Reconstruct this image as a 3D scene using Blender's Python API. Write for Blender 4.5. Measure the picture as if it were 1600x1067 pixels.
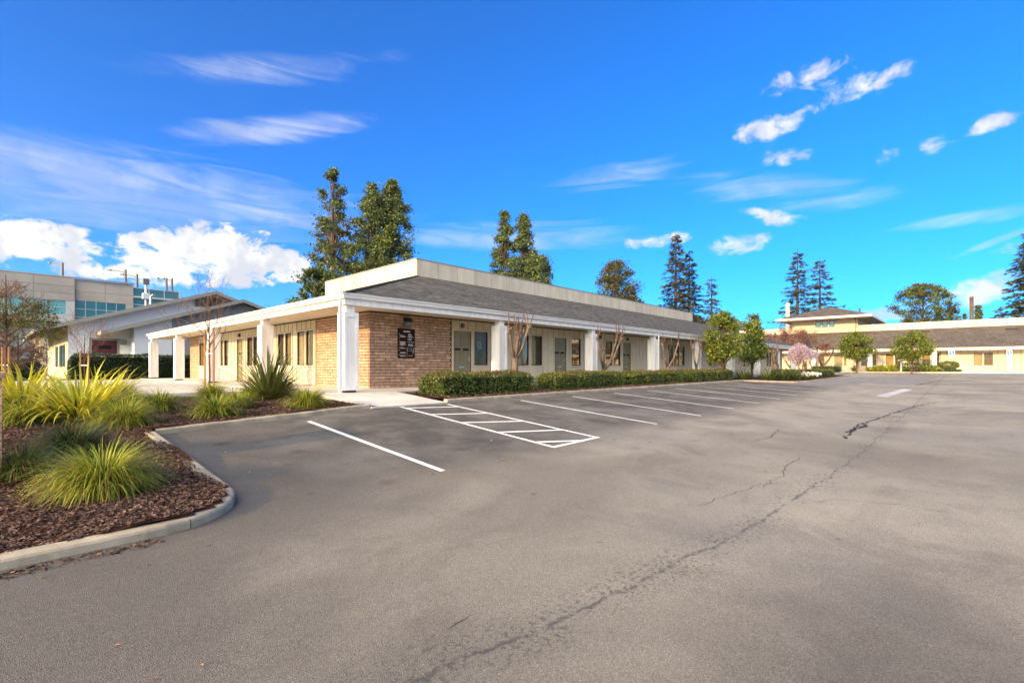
import bpy, math, random
import numpy as np
from mathutils import Vector, Matrix

S = bpy.context.scene
for o in list(bpy.data.objects):
    bpy.data.objects.remove(o)
COL = S.collection
R = math.radians
PI = math.pi

# ------------------------------------------------------------------ camera, sky, sun, exposure
# world axes: +X runs along the long facade, +Y runs away from the car park; eye level is z = 0
cam_d = bpy.data.cameras.new('camera')
cam = bpy.data.objects.new('camera', cam_d)
COL.objects.link(cam)
cam_d.sensor_width = 36.0
cam_d.lens = 17.01
cam_d.shift_y = 0.0247
cam_d.clip_start = 0.05
cam_d.clip_end = 9000
cam.location = (0, 0, 0)
cam.rotation_euler = (R(90), 0, R(-46.96))
S.camera = cam

SUN_EL, SUN_AZ = R(14.0), math.atan2(-1.0, 0.02)      # azimuth from +Y, clockwise
SUN_DIR = Vector((math.sin(SUN_AZ) * math.cos(SUN_EL), math.cos(SUN_AZ) * math.cos(SUN_EL), math.sin(SUN_EL)))
sun_d = bpy.data.lights.new('sun', 'SUN')
sun_d.energy = 1.6
sun_d.angle = R(0.6)
sun_d.color = (1.0, 0.62, 0.27)
sun = bpy.data.objects.new('sun', sun_d)
COL.objects.link(sun)
sun.rotation_euler = (-SUN_DIR).to_track_quat('-Z', 'Y').to_euler()
sun.location = SUN_DIR * 100

S.view_settings.view_transform = 'Standard'
S.view_settings.look = 'None'
S.view_settings.exposure = 2.25
S.view_settings.gamma = 1.0
S.cycles.max_bounces = 5
S.cycles.diffuse_bounces = 3
S.cycles.glossy_bounces = 2
S.cycles.transparent_max_bounces = 12
S.cycles.caustics_reflective = False
S.cycles.caustics_refractive = False


class NT:
    """small node-tree helper"""
    def __init__(self, nt):
        self.nt = nt
        self.N = nt.nodes
        self.L = nt.links

    def n(self, t, **kw):
        nd = self.N.new(t)
        for k, v in kw.items():
            setattr(nd, k, v)
        return nd

    def put(self, sock, v):
        if v is None:
            return
        if isinstance(v, bpy.types.NodeSocket):
            self.L.new(v, sock)
        else:
            sock.default_value = v

    def m(self, op, a, b=None, c=None, clamp=False):
        nd = self.n('ShaderNodeMath', operation=op, use_clamp=clamp)
        self.put(nd.inputs[0], a)
        self.put(nd.inputs[1], b)
        self.put(nd.inputs[2], c)
        return nd.outputs[0]

    def mix(self, f, a, b, mode='MIX'):
        nd = self.n('ShaderNodeMix', data_type='RGBA', blend_type=mode)
        self.put(nd.inputs[0], f)
        self.put(nd.inputs[6], a if isinstance(a, bpy.types.NodeSocket) else (*a, 1))
        self.put(nd.inputs[7], b if isinstance(b, bpy.types.NodeSocket) else (*b, 1))
        return nd.outputs[2]

    def ss(self, v, lo, hi, a=0.0, b=1.0):
        nd = self.n('ShaderNodeMapRange', interpolation_type='SMOOTHSTEP')
        self.put(nd.inputs[0], v)
        for i, q in enumerate((lo, hi, a, b)):
            nd.inputs[1 + i].default_value = q
        return nd.outputs[0]

    def noise(self, vec, scale, detail=4, rough=0.55, dist=0.0):
        nd = self.n('ShaderNodeTexNoise')
        self.put(nd.inputs['Vector'], vec)
        nd.inputs['Scale'].default_value = scale
        nd.inputs['Detail'].default_value = detail
        nd.inputs['Roughness'].default_value = rough
        nd.inputs['Distortion'].default_value = dist
        return nd.outputs[0]

    def mapping(self, vec, scale=(1, 1, 1), rot=(0, 0, 0), loc=(0, 0, 0)):
        nd = self.n('ShaderNodeMapping')
        self.put(nd.inputs[0], vec)
        nd.inputs[1].default_value = loc
        nd.inputs[2].default_value = rot
        nd.inputs[3].default_value = scale
        return nd.outputs[0]


def pxdir(px, py):
    """azimuth / elevation of a sight line (used for the placing of the clouds in the sky)"""
    r, u = (px - 800) / 756.0, (573 - py) / 756.0
    v = Vector((.6825 * r + .7309, -.7309 * r + .6825, u)).normalized()
    return math.atan2(v.y, v.x), math.asin(v.z)


def make_world():
    w = bpy.data.worlds.new('World')
    S.world = w
    w.use_nodes = True
    t = NT(w.node_tree)
    t.N.clear()
    sky = t.n('ShaderNodeTexSky', sky_type='NISHITA')
    sky.sun_disc = False
    sky.sun_elevation = SUN_EL
    sky.sun_rotation = SUN_AZ
    sky.altitude = 100
    sky.air_density = 0.9
    sky.dust_density = 0.3
    sky.ozone_density = 7.5
    hs = t.n('ShaderNodeHueSaturation')
    hs.inputs['Hue'].default_value = 0.506
    hs.inputs['Saturation'].default_value = 1.45
    hs.inputs['Value'].default_value = 0.80
    t.L.new(sky.outputs[0], hs.inputs['Color'])
    gm = t.n('ShaderNodeGamma')
    gm.inputs[1].default_value = SKY_GAMMA
    t.L.new(hs.outputs[0], gm.inputs[0])
    co = t.n('ShaderNodeTexCoord').outputs['Generated']
    sep = t.n('ShaderNodeSeparateXYZ')
    t.L.new(co, sep.inputs[0])
    x, y, z = sep.outputs
    az = t.m('ARCTAN2', y, x)
    el = t.m('ARCSINE', z)
    zz = t.m('ADD', t.m('MAXIMUM', z, 0.0), 0.12)
    cmb = t.n('ShaderNodeCombineXYZ')
    t.put(cmb.inputs[0], t.m('DIVIDE', x, zz))
    t.put(cmb.inputs[1], t.m('DIVIDE', y, zz))
    plane = cmb.outputs[0]
    aen = t.n('ShaderNodeCombineXYZ')
    t.put(aen.inputs[0], az)
    t.put(aen.inputs[1], el)
    ae = aen.outputs[0]

    def noise2(vec, scale, detail, rough=.6, dist=0.0):
        o = t.noise(vec, scale, detail, rough, dist)
        o.node.noise_dimensions = '2D'
        return o
    # thin cirrus and added dense clouds, both only outside the view
    ci = noise2(t.mapping(plane, scale=(0.35, 1.5, 1), rot=(0, 0, R(35))), 1.0, 5, 0.62, 0.8)
    rn = noise2(plane, 0.62, 5, 0.6, 0.2)
    wob = noise2(t.mapping(ae, scale=(1, 1.5, 1)), 17.0, 7, 0.64, 0.25)
    wob2 = noise2(t.mapping(ae, scale=(5, 42, 1)), 1.0, 5, 0.62, 0.7)

    def field(lst):
        """union of soft ellipses in azimuth / elevation"""
        acc = None
        for (px, py, rx, ry, amp, tilt) in lst:
            a0, e0 = pxdir(px, py)
            a1, e1 = pxdir(px + 20, py - 20 * tilt)
            a2, e2 = pxdir(px + rx, py)
            _, e3 = pxdir(px, py - ry)
            mp = t.n('ShaderNodeMapping', vector_type='TEXTURE')
            t.L.new(ae, mp.inputs[0])
            mp.inputs[1].default_value = (a0, e0, 0)
            mp.inputs[2].default_value = (0, 0, math.atan2(e1 - e0, a1 - a0) if tilt else 0)
            mp.inputs[3].default_value = (abs(a2 - a0), abs(e3 - e0), 1)
            dt = t.n('ShaderNodeVectorMath', operation='DOT_PRODUCT')
            t.L.new(mp.outputs[0], dt.inputs[0])
            t.L.new(mp.outputs[0], dt.inputs[1])
            v = t.m('MULTIPLY_ADD', dt.outputs['Value'], -amp, amp)
            acc = v if acc is None else t.m('MAXIMUM', acc, v)
        return acc
    cum = field([(350, 400, 110, 50, 1, 0), (262, 404, 80, 40, 1, 0), (425, 415, 72, 32, 1, 0), (60, 380, 110, 36, .9, 0), (215, 430, 150, 18, .8, 0)])
    puff = field([(1262, 128, 66, 26, .95, .25), (1345, 135, 80, 22, .95, .35), (1188, 204, 46, 22, 1, 0), (1228, 244, 52, 20, 1, 0), (1245, 185, 60, 16, .8, .6),
                  (1390, 244, 36, 16, .95, .2), (1463, 226, 34, 15, .9, .1), (1550, 192, 60, 14, .95, .3), (1205, 338, 56, 13, .95, -.1), (1150, 382, 60, 17, 1, 0),
                  (1030, 376, 56, 11, .95, .1), (1530, 455, 90, 28, 1, .1), (1590, 384, 40, 15, .95, 0), (1380, 487, 70, 16, .95, 0)])
    thin = field([(150, 290, 480, 75, 1, -.17), (430, 203, 165, 26, 1, .08), (820, 372, 200, 26, .8, 0), (960, 275, 120, 22, .7, .15), (1220, 298, 210, 30, .75, -.06),
                  (1500, 343, 130, 14, .75, 0), (1555, 378, 85, 7, .9, .38), (420, 110, 190, 26, .6, .03)])
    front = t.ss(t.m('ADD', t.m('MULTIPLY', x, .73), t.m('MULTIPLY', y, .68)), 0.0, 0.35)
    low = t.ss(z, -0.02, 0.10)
    fill_clouds = t.m('MULTIPLY', t.m('MULTIPLY', t.ss(rn, 0.40, 0.58), low), t.m('SUBTRACT', 1.0, front))  # dense clouds added behind the camera to brighten shaded surfaces
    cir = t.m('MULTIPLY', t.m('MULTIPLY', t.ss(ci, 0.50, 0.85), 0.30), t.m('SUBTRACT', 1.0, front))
    mc = t.ss(t.m('ADD', cum, t.m('MULTIPLY', t.m('SUBTRACT', wob, 0.5), 3.6)), 0.0, 0.55)
    mp = t.m('MULTIPLY', t.ss(t.m('ADD', puff, t.m('MULTIPLY', t.m('SUBTRACT', wob, 0.5), 4.6)), 0.05, 1.5), 0.92)
    mt = t.m('MULTIPLY', t.ss(t.m('ADD', thin, t.m('MULTIPLY', t.m('SUBTRACT', wob2, 0.5), 2.0)), -0.15, 1.6), 0.50)
    mask = t.m('MAXIMUM', t.m('MAXIMUM', mc, mp), t.m('MAXIMUM', mt, t.m('MAXIMUM', cir, fill_clouds)))
    shade = noise2(t.mapping(ae, loc=(0.03, 0.06, 0)), 11.0, 4, 0.6)
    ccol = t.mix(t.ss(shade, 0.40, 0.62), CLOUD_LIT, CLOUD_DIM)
    # added fill light: unseen clouds towards the sun made far brighter and warmer
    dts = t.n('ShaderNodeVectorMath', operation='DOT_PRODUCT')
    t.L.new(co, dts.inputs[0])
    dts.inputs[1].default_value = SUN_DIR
    ccol = t.mix(t.ss(dts.outputs['Value'], 0.15, 1.0), ccol, CLOUD_FILL)
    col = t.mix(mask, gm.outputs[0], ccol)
    bg = t.n('ShaderNodeBackground')
    t.L.new(col, bg.inputs[0])
    bg.inputs[1].default_value = SKY_STRENGTH
    out = t.n('ShaderNodeOutputWorld')
    t.L.new(bg.outputs[0], out.inputs[0])
    w.cycles.sampling_method = 'MANUAL'
    w.cycles.sample_map_resolution = 512


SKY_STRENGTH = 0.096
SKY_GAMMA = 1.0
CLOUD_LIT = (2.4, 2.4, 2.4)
CLOUD_FILL = (17.0, 15.4, 12.8)  # extra-bright unseen clouds on the sun side, added to fill the shade
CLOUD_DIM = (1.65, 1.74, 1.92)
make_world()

# ------------------------------------------------------------------ helpers


def seed(n):
    random.seed(n)
    return np.random.default_rng(n)


def link(o, parent=None):
    COL.objects.link(o)
    if parent is not None:
        o.parent = parent
        pl = parent
        off = Vector((0, 0, 0))
        while pl is not None:            # children keep world coordinates in their meshes
            off += pl.location
            pl = pl.parent
        if o.type == 'MESH' and not o.get('_local'):
            o.location = o.location - off
    return o


def tag(o, label=None, cat=None, group=None, kind=None):
    if label:
        o['label'] = label
    if cat:
        o['category'] = cat
    if group:
        o['group'] = group
    if kind:
        o['kind'] = kind
    return o


def empty(name, loc, label=None, cat=None, group=None, kind=None):
    o = bpy.data.objects.new(name, None)
    o.empty_display_size = 0.2
    o.location = loc
    COL.objects.link(o)
    return tag(o, label, cat, group, kind)


class MB:
    """collects boxes, quads and tubes in world coordinates"""
    def __init__(self):
        self.v, self.f, self.uv = [], [], {}

    def poly(self, pts, uv=None):
        i = len(self.v)
        self.v += [tuple(p) for p in pts]
        self.f.append(tuple(range(i, i + len(pts))))
        if uv:
            self.uv[len(self.f) - 1] = uv
        return self

    def box(self, x0, x1, y0, y1, z0, z1):
        i = len(self.v)
        self.v += [(x0, y0, z0), (x1, y0, z0), (x1, y1, z0), (x0, y1, z0), (x0, y0, z1), (x1, y0, z1), (x1, y1, z1), (x0, y1, z1)]
        for q in ((3, 2, 1, 0), (4, 5, 6, 7), (0, 1, 5, 4), (1, 2, 6, 5), (2, 3, 7, 6), (3, 0, 4, 7)):
            self.f.append(tuple(i + k for k in q))
        return self

    def prism(self, pts, vec):
        n = len(pts)
        i = len(self.v)
        p = [Vector(q) for q in pts]
        d = Vector(vec)
        self.v += [tuple(q) for q in p] + [tuple(q + d) for q in p]
        self.f.append(tuple(range(i + n - 1, i - 1, -1)))
        self.f.append(tuple(range(i + n, i + 2 * n)))
        for k in range(n):
            j = (k + 1) % n
            self.f.append((i + k, i + j, i + n + j, i + n + k))
        return self

    def tube(self, pts, rad, n=6, cap=True):
        pts = [Vector(p) for p in pts]
        if not hasattr(rad, '__len__'):
            rad = [rad] * len(pts)
        i0 = len(self.v)
        for k, p in enumerate(pts):
            d = (pts[min(k + 1, len(pts) - 1)] - pts[max(k - 1, 0)])
            if d.length < 1e-6:
                d = Vector((0, 0, 1))
            d.normalize()
            a = d.cross(Vector((0.31, 0.95, 0.05)))
            if a.length < 0.1:
                a = d.cross(Vector((1, 0, 0)))
            a.normalize()
            b = d.cross(a)
            for q in range(n):
                c, s = math.cos(2 * PI * q / n), math.sin(2 * PI * q / n)
                self.v.append(tuple(p + (a * c + b * s) * rad[k]))
        for k in range(len(pts) - 1):
            for q in range(n):
                j = (q + 1) % n
                self.f.append((i0 + k * n + q, i0 + k * n + j, i0 + (k + 1) * n + j, i0 + (k + 1) * n + q))
        if cap:
            self.f.append(tuple(i0 + q for q in range(n - 1, -1, -1)))
            e = i0 + (len(pts) - 1) * n
            self.f.append(tuple(e + q for q in range(n)))
        return self

    def mesh(self, name, mat, smooth=False):
        me = bpy.data.meshes.new(name)
        me.from_pydata(self.v, [], self.f)
        if self.uv:
            ul = me.uv_layers.new(name='uv')
            for pi, uvs in self.uv.items():
                p = me.polygons[pi]
                for k, li in enumerate(p.loop_indices):
                    ul.data[li].uv = uvs[k]
        if mat:
            me.materials.append(mat)
        if smooth:
            me.shade_smooth()
        return me

    def build(self, name, mat, parent=None, smooth=False, bevel=0, **kw):
        o = bpy.data.objects.new(name, self.mesh(name, mat, smooth))
        if bevel:
            b = o.modifiers.new('bevel', 'BEVEL')
            b.width = bevel
            b.segments = 2
            b.limit_method = 'ANGLE'
        link(o, parent)
        return tag(o, **kw)


def np_obj(name, V, Fq, mat, parent=None, smooth=False, **kw):
    """fast mesh from numpy arrays: V (n,3), Fq (m,k)"""
    me = bpy.data.meshes.new(name)
    n, m, k = len(V), len(Fq), Fq.shape[1]
    me.vertices.add(n)
    me.vertices.foreach_set('co', np.ascontiguousarray(V, dtype=np.float32).ravel())
    me.loops.add(m * k)
    me.loops.foreach_set('vertex_index', np.ascontiguousarray(Fq, dtype=np.int32).ravel())
    me.polygons.add(m)
    me.polygons.foreach_set('loop_start', np.arange(0, m * k, k, dtype=np.int32))
    me.update(calc_edges=True)
    me.materials.append(mat)
    if smooth:
        me.shade_smooth()
    o = bpy.data.objects.new(name, me)
    link(o, parent)
    return tag(o, **kw)


def inst(src, name, loc, parent, rot=None, scale=None):
    """another object with the same mesh"""
    o = bpy.data.objects.new(name, src)
    o['_local'] = 1
    off = Vector((0, 0, 0))
    pl = parent
    while pl is not None:
        off += pl.location
        pl = pl.parent
    o.location = Vector(loc) - off
    if rot:
        o.rotation_euler = rot
    if scale:
        o.scale = scale
    COL.objects.link(o)
    o.parent = parent
    del o['_local']
    return o


# ------------------------------------------------------------------ materials
MATS = {}


def pmat(name, col, rough=0.7, spec=0.3, metal=0.0, var=0.0, vscale=3.0, bump=0.0, bscale=60.0, island=0.0, objrand=0.0, stretch=None,
         trans=0.0, var2=None):
    m = bpy.data.materials.new(name)
    m.use_nodes = True
    t = NT(m.node_tree)
    p = t.N['Principled BSDF']
    p.inputs['Roughness'].default_value = rough
    p.inputs['Specular IOR Level'].default_value = spec
    p.inputs['Metallic'].default_value = metal
    co = t.n('ShaderNodeNewGeometry').outputs['Position']
    if stretch:
        co = t.mapping(co, scale=stretch)
    c = col
    hsv = None
    f = None
    if var:
        nz = t.noise(co, vscale, 5, 0.6)
        f = t.ss(nz, 0.3, 0.7, 1 - var, 1 + var)
    if island:
        g = t.n('ShaderNodeNewGeometry').outputs['Random Per Island']
        k = t.ss(g, 0, 1, 1 - island, 1 + island)
        f = k if f is None else t.m('MULTIPLY', f, k)
    if objrand:
        g = t.n('ShaderNodeObjectInfo').outputs['Random']
        k = t.ss(g, 0, 1, 1 - objrand, 1 + objrand)
        f = k if f is None else t.m('MULTIPLY', f, k)
    base = None
    if var2:
        g = t.n('ShaderNodeNewGeometry').outputs['Random Per Island']
        g2 = t.m('FRACT', t.m('ADD', t.m('MULTIPLY', g, 7.31), t.n('ShaderNodeObjectInfo').outputs['Random']))
        base = t.mix(t.ss(g2, 0.15, 0.95), col, var2)
    if f is not None:
        rgb = t.n('ShaderNodeCombineColor')
        for i in range(3):
            rgb.inputs[i].default_value = 1
            t.L.new(f, rgb.inputs[i])
        base = t.mix(1.0, base if base is not None else col, rgb.outputs[0], 'MULTIPLY')
    if base is None:
        p.inputs['Base Color'].default_value = (*col, 1)
    else:
        t.L.new(base, p.inputs['Base Color'])
    if bump:
        b = t.n('ShaderNodeBump')
        b.inputs['Strength'].default_value = bump
        b.inputs['Distance'].default_value = 0.01
        t.L.new(t.noise(co, bscale, 4, 0.6), b.inputs['Height'])
        t.L.new(b.outputs[0], p.inputs['Normal'])
    if trans:
        tr = t.n('ShaderNodeBsdfTranslucent')
        if base is None:
            tr.inputs[0].default_value = (*col, 1)
        else:
            t.L.new(base, tr.inputs[0])
        mx = t.n('ShaderNodeMixShader')
        mx.inputs[0].default_value = trans
        t.L.new(p.outputs[0], mx.inputs[1])
        t.L.new(tr.outputs[0], mx.inputs[2])
        t.L.new(mx.outputs[0], t.N['Material Output'].inputs[0])
    MATS[name] = m
    return m


def glass_mat(name, tint, refl=0.12, rough=0.02):
    m = bpy.data.materials.new(name)
    m.use_nodes = True
    t = NT(m.node_tree)
    t.N.remove(t.N['Principled BSDF'])
    tr = t.n('ShaderNodeBsdfTransparent')
    tr.inputs[0].default_value = (*tint, 1)
    gl = t.n('ShaderNodeBsdfGlossy')
    gl.inputs['Roughness'].default_value = rough
    gl.inputs['Color'].default_value = (.7, .68, .64, 1)
    lw = t.n('ShaderNodeLayerWeight')
    lw.inputs[0].default_value = 0.25
    f = t.m('ADD', t.m('MULTIPLY', lw.outputs['Fresnel'], 0.35), refl, clamp=True)
    mx = t.n('ShaderNodeMixShader')
    t.L.new(f, mx.inputs[0])
    t.L.new(tr.outputs[0], mx.inputs[1])
    t.L.new(gl.outputs[0], mx.inputs[2])
    t.L.new(mx.outputs[0], t.N['Material Output'].inputs[0])
    MATS[name] = m
    return m


pmat('cream', (.66, .565, .40), .75, .2, var=.06, vscale=1.5, bump=.15, bscale=90)
pmat('parapet', (.62, .54, .41), .75, .2, var=.12, vscale=1.6, bump=.15, bscale=40, objrand=.05, stretch=(1, 1, .25))
pmat('white', (.79, .765, .71), .6, .3, var=.09, vscale=2.2, bump=.12, bscale=40, stretch=(3, 3, .5))
pmat('gutter', (.74, .725, .69), .45, .4, var=.06, vscale=1.2)
pmat('soffit', (.66, .60, .48), .8, .1, var=.05)
pmat('olive', (.245, .22, .125), .5, .4, var=.08, vscale=4)
pmat('bronze', (.035, .028, .022), .45, .4)
pmat('brick', (.54, .355, .235), .9, .1, var=.25, vscale=9, bump=.6, bscale=70, var2=(.42, .272, .180), objrand=.12)
pmat('mortar', (.075, .048, .032), .95, .05, var=.1)
pmat('sign_brown', (.034, .016, .014), .8, .1, var=.1)
pmat('letters', (.75, .73, .70), .6, .2)
pmat('black_metal', (.015, .015, .016), .5, .4)
pmat('lamp_glass', (.22, .2, .16), .25, .5)
pmat('steel', (.5, .5, .48), .35, .5, metal=.9)
pmat('concrete', (.56, .53, .47), .9, .15, var=.14, vscale=1.3, bump=.35, bscale=80)
pmat('kerb', (.34, .30, .225), .92, .1, var=.26, vscale=4.0, bump=.5, bscale=70, objrand=.06)
pmat('kerb_blue', (.10, .22, .42), .8, .2, var=.2, vscale=3)
pmat('paver', (.52, .49, .44), .9, .1, var=.1, vscale=3, bump=.3, bscale=60, objrand=.12)
pmat('mulch', (.060, .030, .020), .98, .05, var=.45, vscale=14, bump=1.0, bscale=50)
pmat('chips', (.072, .044, .033), .95, .08, island=.6, var2=(.155, .102, .080))
pmat('soil', (.10, .085, .05), .98, .05, var=.3, vscale=.6)
pmat('lawn', (.07, .09, .03), .95, .05, var=.3, vscale=.8)
pmat('paint_white', (.78, .78, .76), .7, .25, var=.10, vscale=7, bump=.3, bscale=120)
pmat('paint_line', (.74, .73, .70), .75, .2, var=.12, vscale=5, bump=.4, bscale=150)
pmat('paint_faded', (.42, .43, .44), .85, .1, var=.25, vscale=3)
pmat('tar', (.045, .042, .040), .95, .05, var=.3, vscale=6)
pmat('crack', (.060, .054, .048), .95, .05)
pmat('blind_white', (.85, .82, .70), .8, .1, var=.05)
pmat('blind_tan', (.52, .40, .24), .85, .1, var=.1)
pmat('blind_dark', (.14, .115, .085), .8, .2, var=.2)
pmat('paper', (.7, .66, .55), .8, .1)
pmat('stucco', (.82, .82, .80), .9, .1, var=.05, vscale=.7, bump=.3, bscale=50)
pmat('grey_siding', (.30, .31, .31), .85, .1, var=.06)
pmat('trim_grey', (.30, .30, .26), .7, .2, var=.06)
pmat('maroon', (.12, .025, .035), .5, .3)
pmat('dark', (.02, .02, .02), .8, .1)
pmat('office_panel', (.50, .43, .365), .85, .15, var=.10, vscale=.35, objrand=.04)
pmat('office_white', (.62, .58, .54), .8, .15, var=.05, vscale=.5)
pmat('mullion', (.55, .6, .62), .5, .4)
pmat('pole_grey', (.16, .16, .15), .6, .4)
pmat('bark_dark', (.10, .068, .05), .95, .05, var=.3, vscale=8, bump=.6, bscale=30)
pmat('bark_pale', (.135, .105, .085), .92, .05, var=.35, vscale=5, bump=.6, bscale=35, stretch=(1, 1, .4))
pmat('twig', (.115, .075, .058), .9, .1, var=.2, vscale=6)
pmat('stake', (.30, .17, .09), .9, .1, var=.2, vscale=6)
pmat('leaf_hedge', (.065, .130, .024), .45, .4, island=.6, var2=(.16, .17, .034), trans=.2)
pmat('leaf_hedge_tip', (.15, .065, .018), .5, .3, island=.4, var2=(.11, .10, .02), trans=.2)
pmat('leaf_dark_hedge', (.026, .056, .022), .5, .35, island=.6, var2=(.055, .085, .03), trans=.15)
pmat('leaf_tree', (.085, .145, .020), .5, .3, island=.55, var2=(.22, .235, .040), trans=.3)
pmat('leaf_far', (.080, .135, .048), .6, .25, island=.6, var2=(.19, .225, .08), trans=.35)
pmat('leaf_brown', (.130, .095, .035), .6, .2, island=.5, var2=(.075, .085, .025), trans=.35)
pmat('needle', (.062, .090, .050), .7, .15, island=.6, var2=(.16, .165, .08), trans=.25)
pmat('grass_green', (.14, .205, .016), .5, .3, island=.65, var2=(.44, .43, .045), trans=.28)
pmat('grass_dry', (.22, .17, .07), .7, .2, island=.4, var2=(.30, .22, .06), trans=.2)
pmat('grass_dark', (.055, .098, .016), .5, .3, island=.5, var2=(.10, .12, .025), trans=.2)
pmat('flax_yellow', (.62, .55, .045), .45, .35, island=.3, var2=(.36, .38, .03), trans=.3)
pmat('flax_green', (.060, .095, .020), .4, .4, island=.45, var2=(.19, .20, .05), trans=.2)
pmat('blossom', (.46, .35, .44), .7, .1, island=.2, var2=(.58, .50, .57), trans=.3)
pmat('plum_leaf', (.17, .085, .07), .7, .1, island=.4, var2=(.25, .15, .12), trans=.2)
pmat('flower_white', (.75, .75, .72), .7, .1, island=.1)
pmat('moss_leaf', (.16, .19, .02), .6, .2, island=.4, var2=(.09, .13, .02), trans=.3)
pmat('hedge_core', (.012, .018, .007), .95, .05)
pmat('hill', (.055, .085, .05), .95, .05, var=.35, vscale=.006)
pmat('roof_cap', (.10, .10, .10), .9, .1)
glass_mat('glass', (.88, .86, .80), .015)
pmat('office_glass', (.025, .16, .18), .08, .8, var=.15, vscale=.3)
pmat('office_glass_light', (.14, .42, .42), .1, .8, var=.15, vscale=.3)
pmat('sign_blue', (.02, .14, .50), .5, .3)


def shingle_mat(name, c1, c2):
    m = bpy.data.materials.new(name)
    m.use_nodes = True
    t = NT(m.node_tree)
    p = t.N['Principled BSDF']
    p.inputs['Roughness'].default_value = .92
    p.inputs['Specular IOR Level'].default_value = .12
    uv = t.n('ShaderNodeUVMap').outputs[0]
    bt = t.n('ShaderNodeTexBrick')
    t.L.new(uv, bt.inputs['Vector'])
    bt.offset = .37
    bt.inputs['Scale'].default_value = 1
    bt.inputs['Brick Width'].default_value = .27
    bt.inputs['Row Height'].default_value = .142
    bt.inputs['Mortar Size'].default_value = .008
    bt.inputs['Mortar Smooth'].default_value = .4
    bt.inputs['Color1'].default_value = (*c1, 1)
    bt.inputs['Color2'].default_value = (*c2, 1)
    bt.inputs['Mortar'].default_value = (c1[0] * .45, c1[1] * .45, c1[2] * .45, 1)
    nz = t.noise(uv, 40, 4, .7)
    big = t.noise(uv, .5, 4, .6)
    tone = t.m('MULTIPLY', t.ss(nz, .25, .75, .55, 1.45), t.ss(big, .3, .7, .85, 1.15))
    rgb = t.n('ShaderNodeCombineColor')
    for i in range(3):
        t.L.new(tone, rgb.inputs[i])
    t.L.new(t.mix(1, bt.outputs[0], rgb.outputs[0], 'MULTIPLY'), p.inputs['Base Color'])
    # saw-tooth relief: every course overlaps the one below
    sp = t.n('ShaderNodeSeparateXYZ')
    t.L.new(uv, sp.inputs[0])
    saw = t.m('SUBTRACT', 1.0, t.m('FRACT', t.m('DIVIDE', sp.outputs[1], .142)))
    h = t.m('ADD', saw, t.m('MULTIPLY', nz, .5))
    h = t.m('SUBTRACT', h, t.m('MULTIPLY', bt.outputs['Fac'], .6))
    b = t.n('ShaderNodeBump')
    b.inputs['Strength'].default_value = .9
    b.inputs['Distance'].default_value = .02
    t.L.new(h, b.inputs['Height'])
    t.L.new(b.outputs[0], p.inputs['Normal'])
    MATS[name] = m


shingle_mat('shingle', (.055, .054, .046), (.150, .146, .126))
shingle_mat('shingle_brown', (.095, .079, .064), (.185, .155, .128))


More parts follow.
